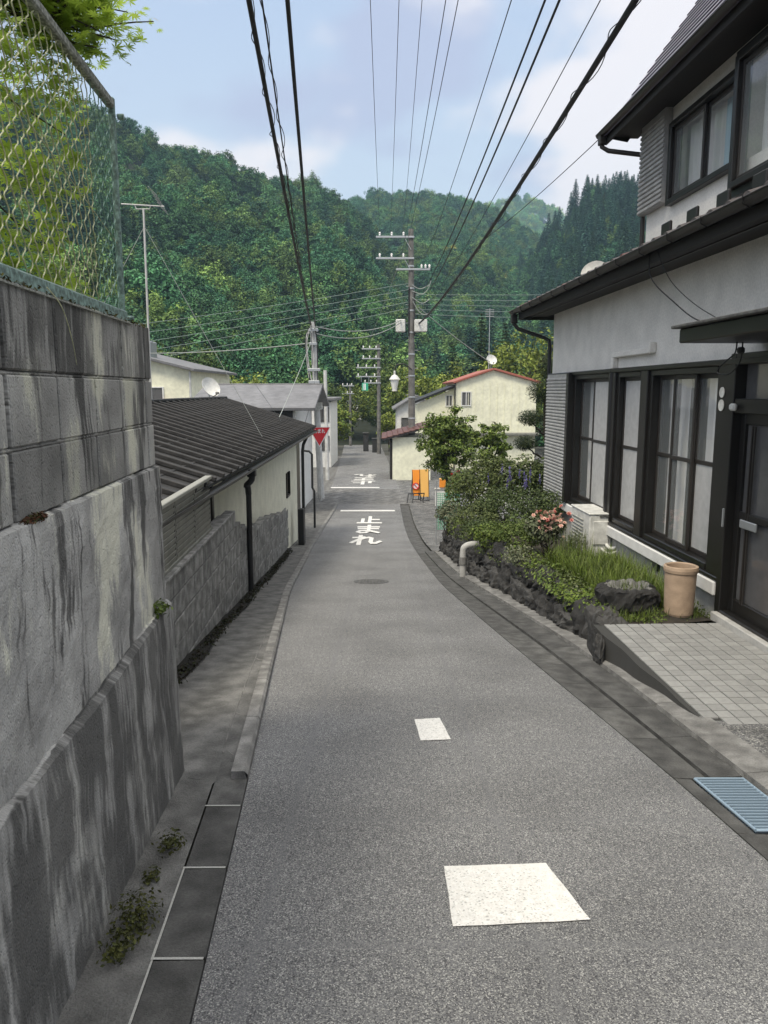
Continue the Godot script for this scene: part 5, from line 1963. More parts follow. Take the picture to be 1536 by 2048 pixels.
# ---------------------------------------------------------------- overhead cables
func cable(called: String, label: String, a: Vector3, b: Vector3, sag: float, r: float, m: Material, group := "", wound := false) -> void:
	var t := thing(called, label, "cable", a, 0.0, group)
	var mb := MB.new()
	var pts := PackedVector3Array()
	var n := 36
	for i in n + 1:
		var f := float(i) / n
		pts.append(a.lerp(b, f) - Vector3(0, sag * 4.0 * f * (1.0 - f), 0) - a)
	mb.tube(pts, r, r, 6)
	build("strand", mb, m, t)
	if wound:
		var wb := MB.new()
		var wp := PackedVector3Array()
		var k := 420
		for i in k:
			var f := float(i) / (k - 1)
			var q := a.lerp(b, f) - Vector3(0, sag * 4.0 * f * (1.0 - f), 0) - a
			var an := f * 190.0
			var rr := r + 0.012 + 0.02 * (0.5 + 0.5 * sin(f * 93.0)) * (0.5 + 0.5 * sin(f * 41.0))
			wp.append(q + Vector3(cos(an), sin(an), 0) * rr)
		wb.tube(wp, 0.006, 0.006, 4, false)
		build("lashing_wire", wb, m, t)

func make_cables() -> void:
	var g := "overhead cables along the lane"
	# over the left side of the lane to the pale pole; they go on to a pole uphill behind the viewer
	cable("bundle_cable", "thick black cable wound with wire, outermost on the block wall side", V(-2.72, 2.4, 29.3), V(-0.25, 5.45, -8), 0.35, 0.028, M.cable, g, true)
	cable("bundle_cable", "thin black cable hanging beside the wound cable", V(-2.7, 2.2, 29.3), V(0.02, 5.5, -8), 0.55, 0.009, M.cable, g, true)
	cable("bundle_cable", "straight black cable next to the wound cable over the block wall side", V(-2.55, 2.35, 29.3), V(0.28, 5.5, -8), 0.28, 0.024, M.cable, g)
	# over the right side to the tall pole
	cable("trunk_cable", "thickest black trunk cable over the stucco house side", V(1.75, 3.3, 39.8), V(2.95, 5.3, -8), 0.8, 0.04, M.cable, g, true)
	cable("trunk_cable", "thin wire just above the thickest trunk cable", V(1.8, 3.75, 39.8), V(2.7, 5.65, -8), 0.8, 0.007, M.cable, g)
	var ends := [[-0.21, 7.75, -0.25, 6.95, 0.8, 0.006], [0.33, 7.75, 0.2, 7.25, 0.8, 0.006], [0.93, 7.75, 0.42, 7.25, 0.8, 0.006], [-0.21 + 1.1, 6.75, 1.0, 6.7, 0.8, 0.007], [1.0, 6.72, 1.25, 6.7, 0.8, 0.007], [1.9, 6.2, 1.75, 6.3, 0.8, 0.008], [2.1, 5.1, 2.0, 5.9, 0.75, 0.016], [2.25, 4.9, 2.15, 5.9, 0.75, 0.018]]
	var names := ["outermost top wire on the tall pole upper crossarm", "middle top wire on the tall pole upper crossarm", "innermost top wire on the tall pole upper crossarm", "innermost wire on the tall pole lower crossarm", "second wire on the tall pole lower crossarm", "wire ending on the short side crossarm", "thinner of two low cables ending on jumper loops", "thicker of two low cables ending on jumper loops"]
	for i in ends.size():
		var e: Array = ends[i]
		cable("power_line", names[i], V(e[0], e[1], 39.85), V(e[2], e[3], -8), e[4], e[5], M.cable, g)
	# across
	var c := "cables across the junction"
	cable("cross_cable", "upper pale sagging cable between cable pole and tall pole", V(-2.6, 2.35, 29.4), V(0.9, 3.5, 39.8), 0.35, 0.02, M.cable_pale, c)
	cable("cross_cable", "lower pale sagging cable between cable pole and tall pole", V(-2.6, 2.1, 29.4), V(0.9, 3.4, 39.8), 0.45, 0.02, M.cable_pale, c)
	cable("cross_cable", "pale cable from cable pole towards the cream house", V(-2.62, 1.75, 29.4), V(-11.0, 1.6, 34.5), 0.12, 0.02, M.cable_pale, c)
	cable("service_wire", "pale wire from cable pole down to the black roof", V(-2.75, 1.7, 29.3), V(-2.35, -0.6, 17.4), 0.05, 0.01, M.cable_pale, c)
	cable("service_wire", "black wire from cable pole down to the cottage corner", V(-2.6, 0.3, 29.3), V(-2.05, -1.05, 19.3), 0.12, 0.008, M.cable, c)
	cable("service_wire", "pale wire sloping from tall pole to yellow house gable", V(1.75, 4.1, 39.8), V(6.1, 1.6, 45.2), 0.1, 0.022, M.cable_pale, c)
	cable("service_wire", "thin wire up to the upper eave corner of the stucco house", V(1.8, 6.0, 39.8), V(2.88, 3.3, -10.65 * -1.0), 0.5, 0.006, M.cable, c)
	for i in 5:
		cable("cross_line", ["topmost thin line crossing to the yellow house side", "second thin line crossing to the yellow house side", "third thin line crossing to the yellow house side", "fourth thin line crossing to the yellow house side", "lowest thin line crossing to the yellow house side"][i], V(1.4, 4.75 - 0.24 * i, 40), V(34, 6.6 - 0.5 * i, 47), 0.35, 0.013, M.cable_mid, c)
	for i in 5:
		cable("cross_line", ["topmost thin line crossing to the cream house side", "second thin line crossing to the cream house side", "third thin line crossing to the cream house side", "fourth thin line crossing to the cream house side", "lowest thin line crossing to the cream house side"][i], V(1.3, 5.3 - 0.3 * i, 40), V(-34, 2.2 - 0.75 * i, 47), 0.5, 0.013, M.cable_mid, c)
	cable("lane_line", "thin line from tall pole onward to the brown pole", V(0.9, 6.7, 40), V(-1.4, 3.4, 62), 0.2, 0.015, M.cable_pale, c)
	cable("lane_line", "lower thin line from tall pole onward to the brown pole", V(1.3, 4.0, 40), V(-0.5, 1.2, 62), 0.2, 0.02, M.cable, c)

# ---------------------------------------------------------------- signs and small things at the junction
func make_street_things() -> void:
	var b := V(-2.38, prof(28.5), 28.5)
	var t := thing("stop_sign", "red triangular stop sign on a white post", "sign", b)
	var po := MB.new()
	po.tube(PackedVector3Array([Vector3(0.04, -0.2, 0), Vector3(0.0, 2.75, 0)]), 0.035, 0.035, 10)
	build("post", po, M.white_pole, t)
	var y0 := 2.74
	var tri_shape := func(w: float, h: float, y: float, z: float, mm: Material, called: String) -> void:
		var mb := MB.new()
		var a := Vector3(-w, y, z)
		var c := Vector3(w, y, z)
		var e := Vector3(0, y - h, z)
		mb.tri(e, c, a)
		mb.tri(e - Vector3(0, 0, 0.004), a - Vector3(0, 0, 0.004), c - Vector3(0, 0, 0.004))
		build(called, mb, mm, t)
	tri_shape.call(0.42, 0.74, y0, 0.045, M.sign_white, "border")
	tri_shape.call(0.38, 0.67, y0 - 0.016, 0.051, M.sign_red, "face")
	var gi := 0
	for gname in ["stop", "ma", "re"]:
		var mb := MB.new()
		var li := 0
		for stroke in GLYPHS[gname]:
			var base := li
			ribbon(mb, stroke, 0.14, func(q: Vector2, k: int) -> Vector3: return Vector3(-0.21 + 0.15 * gi + q.x * 0.12, y0 - 0.22 + q.y * 0.15, 0.056 + 0.0008 * (base * 3 + k)))
			li += 1
		build("character", mb, M.sign_white, t)
		gi += 1
	# roadworks barrier: two orange boards on black stands
	var defs := [[1.22, 28.9, 0.3, 0.98, M.orange, "orange roadworks board with a red and white disc"], [1.5, 28.5, 0.33, 1.02, M.orange_pale, "paler orange roadworks board on a black stand"]]
	for i in 2:
		var d: Array = defs[i]
		var s := thing("roadworks_board", d[5], "sign", V(d[0], prof(d[1]), d[1]), 0.12)
		var bd := MB.new()
		bd.cbox(Vector3(0, 0.15 + d[3] * 0.5, 0), Vector3(d[2], d[3], 0.02), 0.004, Basis(Vector3.RIGHT, -0.12))
		build("board", bd, d[4], s)
		var fr := MB.new()
		for x in [-d[2] * 0.5, d[2] * 0.5]:
			fr.tube(PackedVector3Array([Vector3(x, 0, 0.13), Vector3(x, d[3] + 0.15, -0.06)]), 0.012, 0.012, 6)
			fr.tube(PackedVector3Array([Vector3(x, 0, -0.3), Vector3(x, d[3] * 0.8, -0.05)]), 0.012, 0.012, 6)
		fr.tube(PackedVector3Array([Vector3(-d[2] * 0.5, 0.02, 0.13), Vector3(d[2] * 0.5, 0.02, 0.13)]), 0.012, 0.012, 6)
		build("stand", fr, M.black, s)
		if i == 0:
			var dc := MB.new()
			dc.tube(PackedVector3Array([Vector3(-0.03, 0.52, 0.05), Vector3(-0.03, 0.52, 0.065)]), 0.13, 0.13, 20)
			build("disc", dc, M.sign_white, s)
			var rg := MB.new()
			var ring := PackedVector3Array()
			for k in 25:
				ring.append(Vector3(-0.03 + 0.115 * cos(TAU * k / 24), 0.52 + 0.115 * sin(TAU * k / 24), 0.068))
			rg.tube(ring, 0.018, 0.018, 5)
			rg.tube(PackedVector3Array([Vector3(-0.11, 0.6, 0.068), Vector3(0.05, 0.44, 0.068)]), 0.016, 0.016, 5)
			build("ring", rg, M.sign_red, s)
	var st := thing("sandbag_frame", "low black trestle lying in front of the roadworks boards", "trestle", V(1.18, prof(28.0), 28.0), 0.3)
	for q in [[-0.3, 0.3], [-0.1, -0.35]]:
		var lg := MB.new()
		lg.tube(PackedVector3Array([Vector3(q[0] - 0.12, 0, 0.2), Vector3(q[0], 0.32, 0), Vector3(q[0] + 0.45, 0.3, -0.1), Vector3(q[0] + 0.5, 0, q[1])]), 0.022, 0.022, 6)
		build("leg", lg, M.black, st)
	var oc := thing("orange_crate", "small orange box standing on the low rendered wall", "box", V(2.05, -3.37, 26.75))
	var ob := MB.new()
	ob.cbox(Vector3(0, 0.14, 0), Vector3(0.22, 0.28, 0.16), 0.02)
	build("body", ob, M.orange, oc)
	var ol := MB.new()
	ol.cbox(Vector3(0, 0.3, 0), Vector3(0.24, 0.04, 0.18), 0.012)
	build("lid", ol, M.orange_pale, oc)
	# gate posts and a letter box down the lane
	for q in [[-1.55, 66, 1.5], [-0.75, 64, 1.1]]:
		var gp := thing("gate_post", "dark stone gate post beside the lane below the trees, %s of two" % ("taller" if q[2] > 1.3 else "shorter"), "gate post", V(q[0], prof(q[1]), q[1]))
		var pm := MB.new()
		pm.cbox(Vector3(0, q[2] * 0.5, 0), Vector3(0.45, q[2], 0.45), 0.03)
		build("shaft", pm, M.stone[0], gp)
		var pc := MB.new()
		pc.cbox(Vector3(0, q[2] + 0.05, 0), Vector3(0.55, 0.1, 0.55), 0.03)
		build("cap", pc, M.stone[3], gp)

# ---------------------------------------------------------------- chain link fence on the block wall
func make_fence() -> void:
	var t := thing("mesh_fence", "chain link fence with flaking green rails on top of the block wall", "fence", Vector3(-0.8436, 0, 0), atan(0.0693))
	var lx := -0.03
	var pm := MB.new()
	pm.cbox(H(lx, 0.69, 3.35), Vector3(0.026, 0.96, 0.022), 0.005)
	build("end_post", pm, M.rail, t)
	var p2 := MB.new()
	p2.cbox(H(lx - 0.03, 0.69, 0.9), Vector3(0.05, 0.9, 0.04), 0.006)
	build("post", p2, M.rail, t)
	var tr := MB.new()
	tr.cbox(H(lx, 1.14, 1.17), Vector3(0.034, 0.034, 4.33), 0.006)
	build("top_rail", tr, M.rail_worn, t)
	var br := MB.new()
	br.cbox(H(lx + 0.005, 0.3, 1.17), Vector3(0.045, 0.055, 4.33), 0.006)
	build("bottom_rail", br, M.rail, t)
	var fl := MB.new()
	fl.box(H(lx + 0.03, 0.275, 1.17), Vector3(0.03, 0.005, 4.33))
	build("rail_flange", fl, M.rail_worn, t)
	for s in [3.38, 0.92]:
		for y in [0.3, 1.1]:
			var bo := MB.new()
			bo.tube(PackedVector3Array([H(lx + 0.02, y, s - 0.02), H(lx + 0.045, y, s - 0.02)]), 0.012, 0.012, 6)
			build("bolt", bo, M.rail, t)
	# zigzag wires, two alternating shapes
	var w := 0.05
	var meshes := []
	for ph in 2:
		var mb := MB.new()
		var ctrl := []
		var n := 23
		for j in n + 1:
			var left := (j % 2 == 0) == (ph == 0)
			ctrl.append(Vector3(0.0045 if left else -0.0045, 0.0362 * j, 0.0 if left else -w))
		var pts := PackedVector3Array()
		for j in n:
			var a: Vector3 = ctrl[j]
			var b: Vector3 = ctrl[j + 1]
			for k in 4:                     # nearly straight runs with rounded bends
				var f := k / 4.0
				var g := lerpf(f, smoothstep(0.0, 1.0, f), 0.7)
				pts.append(Vector3(lerpf(a.x, b.x, f) + 0.002 * sin(f * PI), lerpf(a.y, b.y, f), lerpf(a.z, b.z, g)))
		pts.append(ctrl[n])
		mb.tube(pts, 0.0022, 0.0022, 5, false)
		meshes.append(mb.mesh())
	for k in 57:
		var s := 3.33 - w * (k + 1)
		inst("wire", meshes[k % 2], M.wire_green if s > 3.0 else M.wire, t, Transform3D(Basis.IDENTITY, H(lx, 0.3, s)))
	for y in [0.62]:
		var tw := MB.new()
		tw.tube(PackedVector3Array([H(lx, 1.05, 0.5), H(lx + 0.004, 0.85, 2.0), H(lx, 0.6, 3.33)]), 0.0018, 0.0018, 5)
		build("tension_wire", tw, M.wire, t)

func maple_leaf() -> ArrayMesh:
	var mb := MB.new()
	var tips := [[-150.0, 0.3], [-105.0, 0.62], [-62.0, 0.88], [-28.0, 0.97], [0.0, 1.05], [28.0, 0.97], [62.0, 0.88], [105.0, 0.62], [150.0, 0.3]]
	var P := func(a: float, r: float) -> Vector3: return Vector3(sin(deg_to_rad(a)) * r, -0.22 * r * r, -cos(deg_to_rad(a)) * r)
	var o := Vector3.ZERO
	for i in tips.size():
		var a: float = tips[i][0]
		var r: float = tips[i][1]
		var l: Vector3 = P.call(a - 15.0, r * 0.36)
		var rr: Vector3 = P.call(a + 15.0, r * 0.36)
		var ml: Vector3 = P.call(a - 9.0, r * 0.6)
		var mr: Vector3 = P.call(a + 9.0, r * 0.6)
		var t: Vector3 = P.call(a, r)
		mb.tri(o, rr, l)
		mb.quad(l, rr, mr, ml)
		mb.tri(ml, mr, t)
	mb.tri(o + Vector3(0.012, 0, 0), o - Vector3(0.012, 0, 0), Vector3(0, 0.02, 0.75))
	return mb.mesh()

func make_maple() -> void:
	var t := thing("maple_tree", "yellow green maple leaning over the wire mesh fence", "tree", V(-2.3, 0.16, 1.5))
	var o := t.position
	var tr := MB.new()
	limb(tr, Vector3(0, -0.1, 0), V(-2.1, 2.2, 1.9) - o, 0.06, 0.03, 0.03)
	var arms := [[V(-2.15, 1.2, 1.7), V(-1.25, 1.25, 2.9)], [V(-1.25, 1.25, 2.9), V(-0.95, 1.5, 3.45)], [V(-2.15, 1.4, 1.7), V(-1.2, 0.8, 2.4)], [V(-2.2, 0.9, 1.6), V(-1.25, 0.5, 2.0)], [V(-2.1, 1.8, 1.8), V(-1.2, 1.75, 2.6)], [V(-1.7, 1.2, 2.3), V(-1.2, 0.95, 3.1)], [V(-1.7, 1.0, 2.2), V(-1.2, 0.5, 2.95)]]
	var twigs := []
	for k in 26:
		var f := rng.randf()
		var st := V(-1.7, 1.75, 1.9).lerp(V(-1.2, 1.3, 2.95), f)
		twigs.append([st, st + Vector3(rng.randf_range(-0.1, 0.32), rng.randf_range(-0.12, 0.22), rng.randf_range(-0.4, 0.15))])
	for k in 34:
		var st := V(-1.42, 1.3, 2.55).lerp(V(-1.16, 1.24, 3.05), rng.randf())
		twigs.append([st, V(rng.randf_range(-1.2, -0.96), rng.randf_range(1.17, 1.5), rng.randf_range(2.85, 3.3))])
	for a in arms + twigs:
		limb(tr, a[0] - o, a[1] - o, 0.007, 0.002, 0.012)
	build("trunk", tr, M.bark, t)
	var leaf := maple_leaf()
	var mats := []
	for c in [[0.16, 0.22, 0.028], [0.125, 0.175, 0.025], [0.09, 0.13, 0.025], [0.21, 0.27, 0.04], [0.065, 0.1, 0.022], [0.36, 0.17, 0.06]]:
		var m := mat(c[0], c[1], c[2], 0.5)
		m.metallic_specular = 0.3
		m.backlight_enabled = true
		m.backlight = Color(0.65, 0.75, 0.3)
		mats.append(m)
	var put := []
	var nfence := func(p: Vector3) -> float:         # how far behind the fence plane a point is
		return (-0.8436 + 0.0693 * p.z - 0.03) - p.x
	var add := func(p: Vector3, size: float, warm: bool) -> void:
		var b := Basis(Vector3.UP, rng.randf() * TAU) * Basis(Vector3.RIGHT, rng.randfn() * 0.35 + 0.25) * Basis(Vector3.BACK, rng.randfn() * 0.35)
		put.append([Transform3D(b.scaled(Vector3.ONE * size), p - o), 5 if warm and rng.randf() < 0.4 else [0, 0, 1, 1, 2, 3, 4][rng.randi() % 7], p])
	# layered sprays hanging behind the mesh
	for i in 300:
		var s := rng.randf_range(0.5, 2.85)
		var ce := V(-0.8436 - 0.0693 * s - rng.randf_range(0.16, 1.2), rng.randf_range(0.3, 1.25), s)
		if rng.randf() < 0.18:
			ce = V(-0.8436 - 0.0693 * s - rng.randf_range(0.14, 0.25), rng.randf_range(0.3, 1.15), rng.randf_range(2.7, 3.2))
		for k in 17:
			var p := ce + Vector3(rng.randfn() * 0.11, rng.randfn() * 0.05, rng.randfn() * 0.11)
			if (nfence.call(p) as float) > 0.06:
				add.call(p, rng.randf_range(0.03, 0.052), false)
	# crown above the fence, reaching out over it
	for tw in twigs:
		for k in 30:
			var p: Vector3 = (tw[0] as Vector3).lerp(tw[1], pow(rng.randf(), 0.6) * 1.08) + Vector3(rng.randfn(), rng.randfn() * 0.6 - 0.2, rng.randfn()) * 0.045
			if p.y - EYE > 1.17 or (nfence.call(p) as float) > 0.06:
				add.call(p, rng.randf_range(0.028, 0.046), false)
	for i in 26:
		var f := i / 25.0
		var p := V(-1.2, 1.3, 2.95).lerp(V(-0.93, 1.53, 3.5), f) + Vector3(rng.randfn(), rng.randfn() * 0.6, rng.randfn()) * 0.025
		add.call(p, lerpf(0.038, 0.024, f), f > 0.6)
	# the 300 largest in view as single leaves, the rest as one part
	var eye := Vector3(0, EYE, 0)
	put.sort_custom(func(a, b): return (a[2] as Vector3).distance_squared_to(eye) < (b[2] as Vector3).distance_squared_to(eye))
	var by := [[], [], [], [], [], []]
	var singles := 0
	for q in put:
		var rel: Vector3 = q[2] - eye
		if singles < 300 and -rel.z > 1.6 and rel.x > -0.62 * -rel.z:
			inst("leaf", leaf, mats[q[1]], t, q[0])
			singles += 1
		else:
			by[q[1]].append(q[0])
	for k in 6:
		if by[k].is_empty():
			continue
		var mm := MultiMesh.new()
		mm.transform_format = MultiMesh.TRANSFORM_3D
		mm.mesh = leaf
		mm.instance_count = by[k].size()
		for i in by[k].size():
			mm.set_instance_transform(i, by[k][i])
		var n := MultiMeshInstance3D.new()
		n.name = "foliage"
		n.multimesh = mm
		n.material_override = mats[k]
		n.set_meta("kind", "stuff")
		t.add_child(n, true)

# ---------------------------------------------------------------- garden beside the house
const DARK := [Color(0.045, 0.068, 0.024), Color(0.065, 0.09, 0.034), Color(0.09, 0.12, 0.045)]
const MID := [Color(0.075, 0.115, 0.03), Color(0.11, 0.15, 0.04), Color(0.14, 0.18, 0.055)]
const FRESH := [Color(0.12, 0.17, 0.03), Color(0.16, 0.21, 0.045), Color(0.09, 0.14, 0.025)]
const OLIVE := [Color(0.085, 0.11, 0.035), Color(0.13, 0.155, 0.06), Color(0.06, 0.08, 0.028)]
const GREY := [Color(0.14, 0.16, 0.1), Color(0.2, 0.21, 0.13), Color(0.1, 0.12, 0.065)]

func gy(d: float) -> float:
	return tab(GARDEN, d)

func make_garden() -> void:
	var soil := MB.new()
	for i in 40:
		var a := lerpf(6.42, 15.6, i / 40.0)
		var b := lerpf(6.42, 15.6, (i + 1) / 40.0)
		for j in 6:
			var P := func(d: float, f: float) -> Vector3:
				var x := lerpf(smooth_tab(RG, d) + 0.32, 3.6, f)
				return V(x, gy(d) + 0.06 * sin(x * 5.0 + d * 3.0) * f * (1.0 - f) * 4.0 - 0.02, d)
			soil.quad(P.call(a, j / 6.0), P.call(a, (j + 1) / 6.0), P.call(b, (j + 1) / 6.0), P.call(b, j / 6.0))
		soil.quad(V(smooth_tab(RG, a) + 0.3, prof(a) - 0.1, a), V(smooth_tab(RG, a) + 0.32, gy(a) - 0.02, a), V(smooth_tab(RG, b) + 0.32, gy(b) - 0.02, b), V(smooth_tab(RG, b) + 0.3, prof(b) - 0.1, b))
	soil.quad(V(1.3, gy(15.6) - 0.02, 15.6), V(3.6, gy(15.6) - 0.02, 15.6), V(3.6, prof(15.6) - 0.1, 15.6), V(1.3, prof(15.6) - 0.1, 15.6))
	structure("garden_bed", "dark garden soil between the stone edging and the house", "soil", soil, M.soil)
	# stone edging: each boulder a part
	var w := thing("stone_edging", "rough dark boulders holding up the garden beside the gutter", "retaining wall")
	var rocks := []
	for k in 7:
		rocks.append(rock_mesh(100 + k))
	var d := 6.46
	while d < 15.6:
		var y := prof(d) - 0.02
		var top := gy(d) + 0.03
		var wid := rng.randf_range(0.2, 0.34)
		var n := maxi(1, int(round((top - y) / 0.24)))
		for k in n:
			var h := (top - y) / n
			var sc := Vector3(rng.randf_range(0.22, 0.3), h * rng.randf_range(1.1, 1.35), wid * rng.randf_range(1.05, 1.3))
			var p := V(smooth_tab(RG, d) + 0.27 + 0.05 * k + rng.randf_range(-0.02, 0.02), y + h * (k + 0.5), d + rng.randf_range(-0.04, 0.04))
			inst("boulder", rocks[rng.randi() % 7], M.stone[rng.randi() % 4], w, Transform3D(Basis(Vector3.UP, rng.randf_range(-0.3, 0.3)) * Basis.from_scale(sc) * Basis(Vector3.UP, (rng.randi() % 4) * PI / 2), p))
		d += wid * 0.92
	# stone basin with a hollow
	var ba := thing("stone_basin", "dark rough stone water basin with a pale hollow", "basin", V(2.27, -2.03, 6.95), 0.4)
	var nz := fnl(3.0, 3, 44)
	var bm := MB.new()
	var pr := [[0.24, -0.02], [0.255, 0.03], [0.268, 0.07], [0.272, 0.11], [0.276, 0.15], [0.272, 0.19], [0.262, 0.215], [0.245, 0.235], [0.225, 0.246], [0.2, 0.25]]
	ring_solid(bm, pr, nz, 0.05, 60)
	build("body", bm, M.stone[2], ba)
	var bi := MB.new()
	ring_solid(bi, [[0.2, 0.25], [0.19, 0.245], [0.17, 0.23], [0.13, 0.2], [0.0, 0.19]], nz, 0.05, 60)
	build("hollow", bi, M.kerb, ba)
	# tall clay pot
	var po := thing("clay_pot", "tall tan clay pot standing at the porch corner", "pot", V(2.64, -1.985, 6.68))
	var pm := MB.new()
	pm.lathe(Vector3.ZERO, [Vector2(0.0, 0.0), Vector2(0.118, 0.0), Vector2(0.125, 0.02), Vector2(0.132, 0.25), Vector2(0.136, 0.385), Vector2(0.146, 0.395), Vector2(0.15, 0.42), Vector2(0.146, 0.445), Vector2(0.132, 0.45), Vector2(0.122, 0.44), Vector2(0.118, 0.36), Vector2(0.11, 0.1), Vector2(0.0, 0.1)], 36)
	build("body", pm, M.clay, po)
	# outdoor unit of the air conditioner
	var ac := thing("air_conditioner", "white air conditioner outdoor unit under the window", "air conditioner", V(2.7, gy(10.0) - 0.03, 9.9), atan(0.0404))
	var bx := MB.new()
	bx.cbox(Vector3(0, 0.36, 0), Vector3(0.29, 0.54, 0.8), 0.015)
	build("casing", bx, M.white_plastic, ac)
	var tp := MB.new()
	tp.cbox(Vector3(0, 0.637, 0), Vector3(0.31, 0.02, 0.82), 0.006)
	build("lid", tp, M.white_plastic, ac)
	for i in 9:
		var gm := MB.new()
		gm.cbox(Vector3(-0.15, 0.16 + 0.045 * i, -0.1), Vector3(0.012, 0.012, 0.5), 0.003)
		build("slat", gm, M.alu_light, ac)
	var sp := MB.new()
	sp.cbox(Vector3(0.0, 0.4, 0.408), Vector3(0.2, 0.3, 0.02), 0.008)
	build("side_cover", sp, M.white_plastic, ac)
	var hd := MB.new()
	hd.cbox(Vector3(0.04, 0.61, 0.41), Vector3(0.12, 0.02, 0.012), 0.004)
	build("handle", hd, M.gutter_b, ac)
	for z in [-0.28, 0.28]:
		var ft := MB.new()
		ft.cbox(Vector3(0, 0.035, z), Vector3(0.34, 0.08, 0.1), 0.008)
		build("foot", ft, M.concrete, ac)
	var pp := MB.new()
	pp.tube(curve3([Vector3(0.08, 0.25, 0.41), Vector3(0.1, 0.22, 0.5), Vector3(0.16, 0.25, 0.55), Vector3(0.28, 0.32, 0.5)], 6), 0.022, 0.022, 8)
	pp.tube(curve3([Vector3(0.02, 0.2, 0.41), Vector3(0.06, 0.16, 0.52), Vector3(0.14, 0.19, 0.58), Vector3(0.28, 0.26, 0.54)], 6), 0.016, 0.016, 8)
	build("pipe", pp, M.white_plastic, ac)
	# drain pipe bending out of the garden
	var dp := thing("drain_pipe", "pale bent drain pipe coming out of the stone edging", "pipe", V(1.22, prof(11.6) + 0.02, 11.6))
	var dm := MB.new()
	dm.tube(curve3([Vector3(0.3, 0.5, -0.05), Vector3(0.14, 0.5, 0.0), Vector3(0.04, 0.47, 0.0), Vector3(0.0, 0.38, 0.0), Vector3(0.0, 0.0, 0.0)], 6), 0.052, 0.052, 12)
	build("tube", dm, M.concrete, dp)
	var dc := MB.new()
	dc.lathe(Vector3.ZERO, [Vector2(0.06, 0.18), Vector2(0.062, 0.19), Vector2(0.062, 0.3), Vector2(0.058, 0.31)], 14)
	build("collar", dc, M.kerb, dp)
	# green net on a frame
	var gn := thing("garden_net", "green plastic net stretched on thin posts at the garden corner", "net", V(1.42, prof(17.0), 17.0), 0.1)
	for x in [-0.25, 0.28]:
		var sm := MB.new()
		sm.tube(PackedVector3Array([Vector3(x, -0.05, 0), Vector3(x, 1.45, 0)]), 0.012, 0.012, 6)
		build("post", sm, M.steel, gn)
	var nm := MB.new()
	for i in 19:
		nm.tube(PackedVector3Array([Vector3(-0.24, 0.35 + 0.045 * i, 0), Vector3(0.27, 0.35 + 0.045 * i, 0)]), 0.006, 0.006, 4, false)
	for i in 13:
		nm.tube(PackedVector3Array([Vector3(-0.24 + 0.042 * i, 0.35, 0), Vector3(-0.24 + 0.042 * i, 1.16, 0)]), 0.006, 0.006, 4, false)
	build("netting", nm, M.net, gn)
	# shrubs
	bush("shrub", "broad dark evergreen hedge shrub beside the ribbed shutter box", V(2.7, gy(14.2) + 0.2, 14.2), Vector3(0.8, 0.6, 0.6), 4200, 0.075, 0.036, OLIVE + DARK, "shrub")
	bush("shrub", "spreading grey green shrub arching over the stone edging corner", V(1.95, gy(14.6) + 0.2, 14.6), Vector3(0.75, 0.62, 0.6), 3800, 0.06, 0.03, OLIVE, "shrub")
	bush("shrub", "leafy shrub growing through the green garden net", V(1.6, gy(15.2) + 0.05, 15.6), Vector3(0.42, 0.55, 0.4), 2000, 0.06, 0.032, MID, "shrub")
	bush("shrub", "low shrub hanging over the stone edging above the drain pipe", V(1.62, gy(13.0) - 0.1, 13.0), Vector3(0.45, 0.32, 0.6), 2600, 0.05, 0.026, OLIVE, "shrub")
	bush("shrub", "small shrub at the foot of the stone edging corner", V(1.28, gy(14.8) - 0.15, 14.9), Vector3(0.3, 0.3, 0.35), 1400, 0.05, 0.026, GREY, "shrub")
	bush("shrub", "dense dark shrub under the first window", V(2.4, gy(11.8), 11.9), Vector3(0.52, 0.42, 0.6), 3600, 0.045, 0.022, DARK, "shrub")
	bush("shrub", "clipped round azalea bush above the stone edging", V(1.86, gy(10.2) - 0.02, 10.2), Vector3(0.42, 0.27, 0.45), 3400, 0.036, 0.018, MID, "shrub")
	bush("shrub", "flat mossy shrub spilling between the boulders", V(1.55, gy(11.6) - 0.1, 11.7), Vector3(0.35, 0.2, 0.5), 1800, 0.04, 0.02, DARK, "shrub")
	bush("shrub", "dark leaved shrub below the wide arching one", V(2.05, gy(13.2), 13.3), Vector3(0.5, 0.38, 0.5), 2400, 0.055, 0.028, DARK, "shrub")
	var hang := MB.new()
	for k in 75:
		var d2 := rng.randf_range(6.7, 15.2)
		var hx := smooth_tab(RG, d2) + 0.3
		leaf_cloud(hang, V(hx, gy(d2) + rng.randf_range(-0.16, 0.1), d2), Vector3(0.15, 0.13, 0.24), 170, 0.038, 0.02, [OLIVE, MID, FRESH, GREY][k % 4], 0.5, 0.0)
	tag(build("trailing_plants", hang, M.leaf, self), "small trailing plants spilling over the boulders", "plants", "", "stuff")
	bush("shrub", "bright low shrub leaning over the boulders beside the drain pipe", V(1.55, gy(11.0) - 0.12, 11.0), Vector3(0.3, 0.24, 0.4), 1700, 0.045, 0.022, FRESH + MID, "shrub")
	bush("shrub", "pale grey green cushion shrub over the boulders near the grass", V(1.72, gy(9.3) - 0.1, 9.3), Vector3(0.26, 0.17, 0.32), 1200, 0.034, 0.016, GREY, "shrub")
	# pink flowering plant
	var fp := bush("flowering_shrub", "shrub with a cluster of pink blossoms before the air conditioner", V(2.12, gy(9.6) + 0.08, 9.85), Vector3(0.27, 0.25, 0.27), 1300, 0.06, 0.03, GREY, "shrub")
	var pet := MB.new()
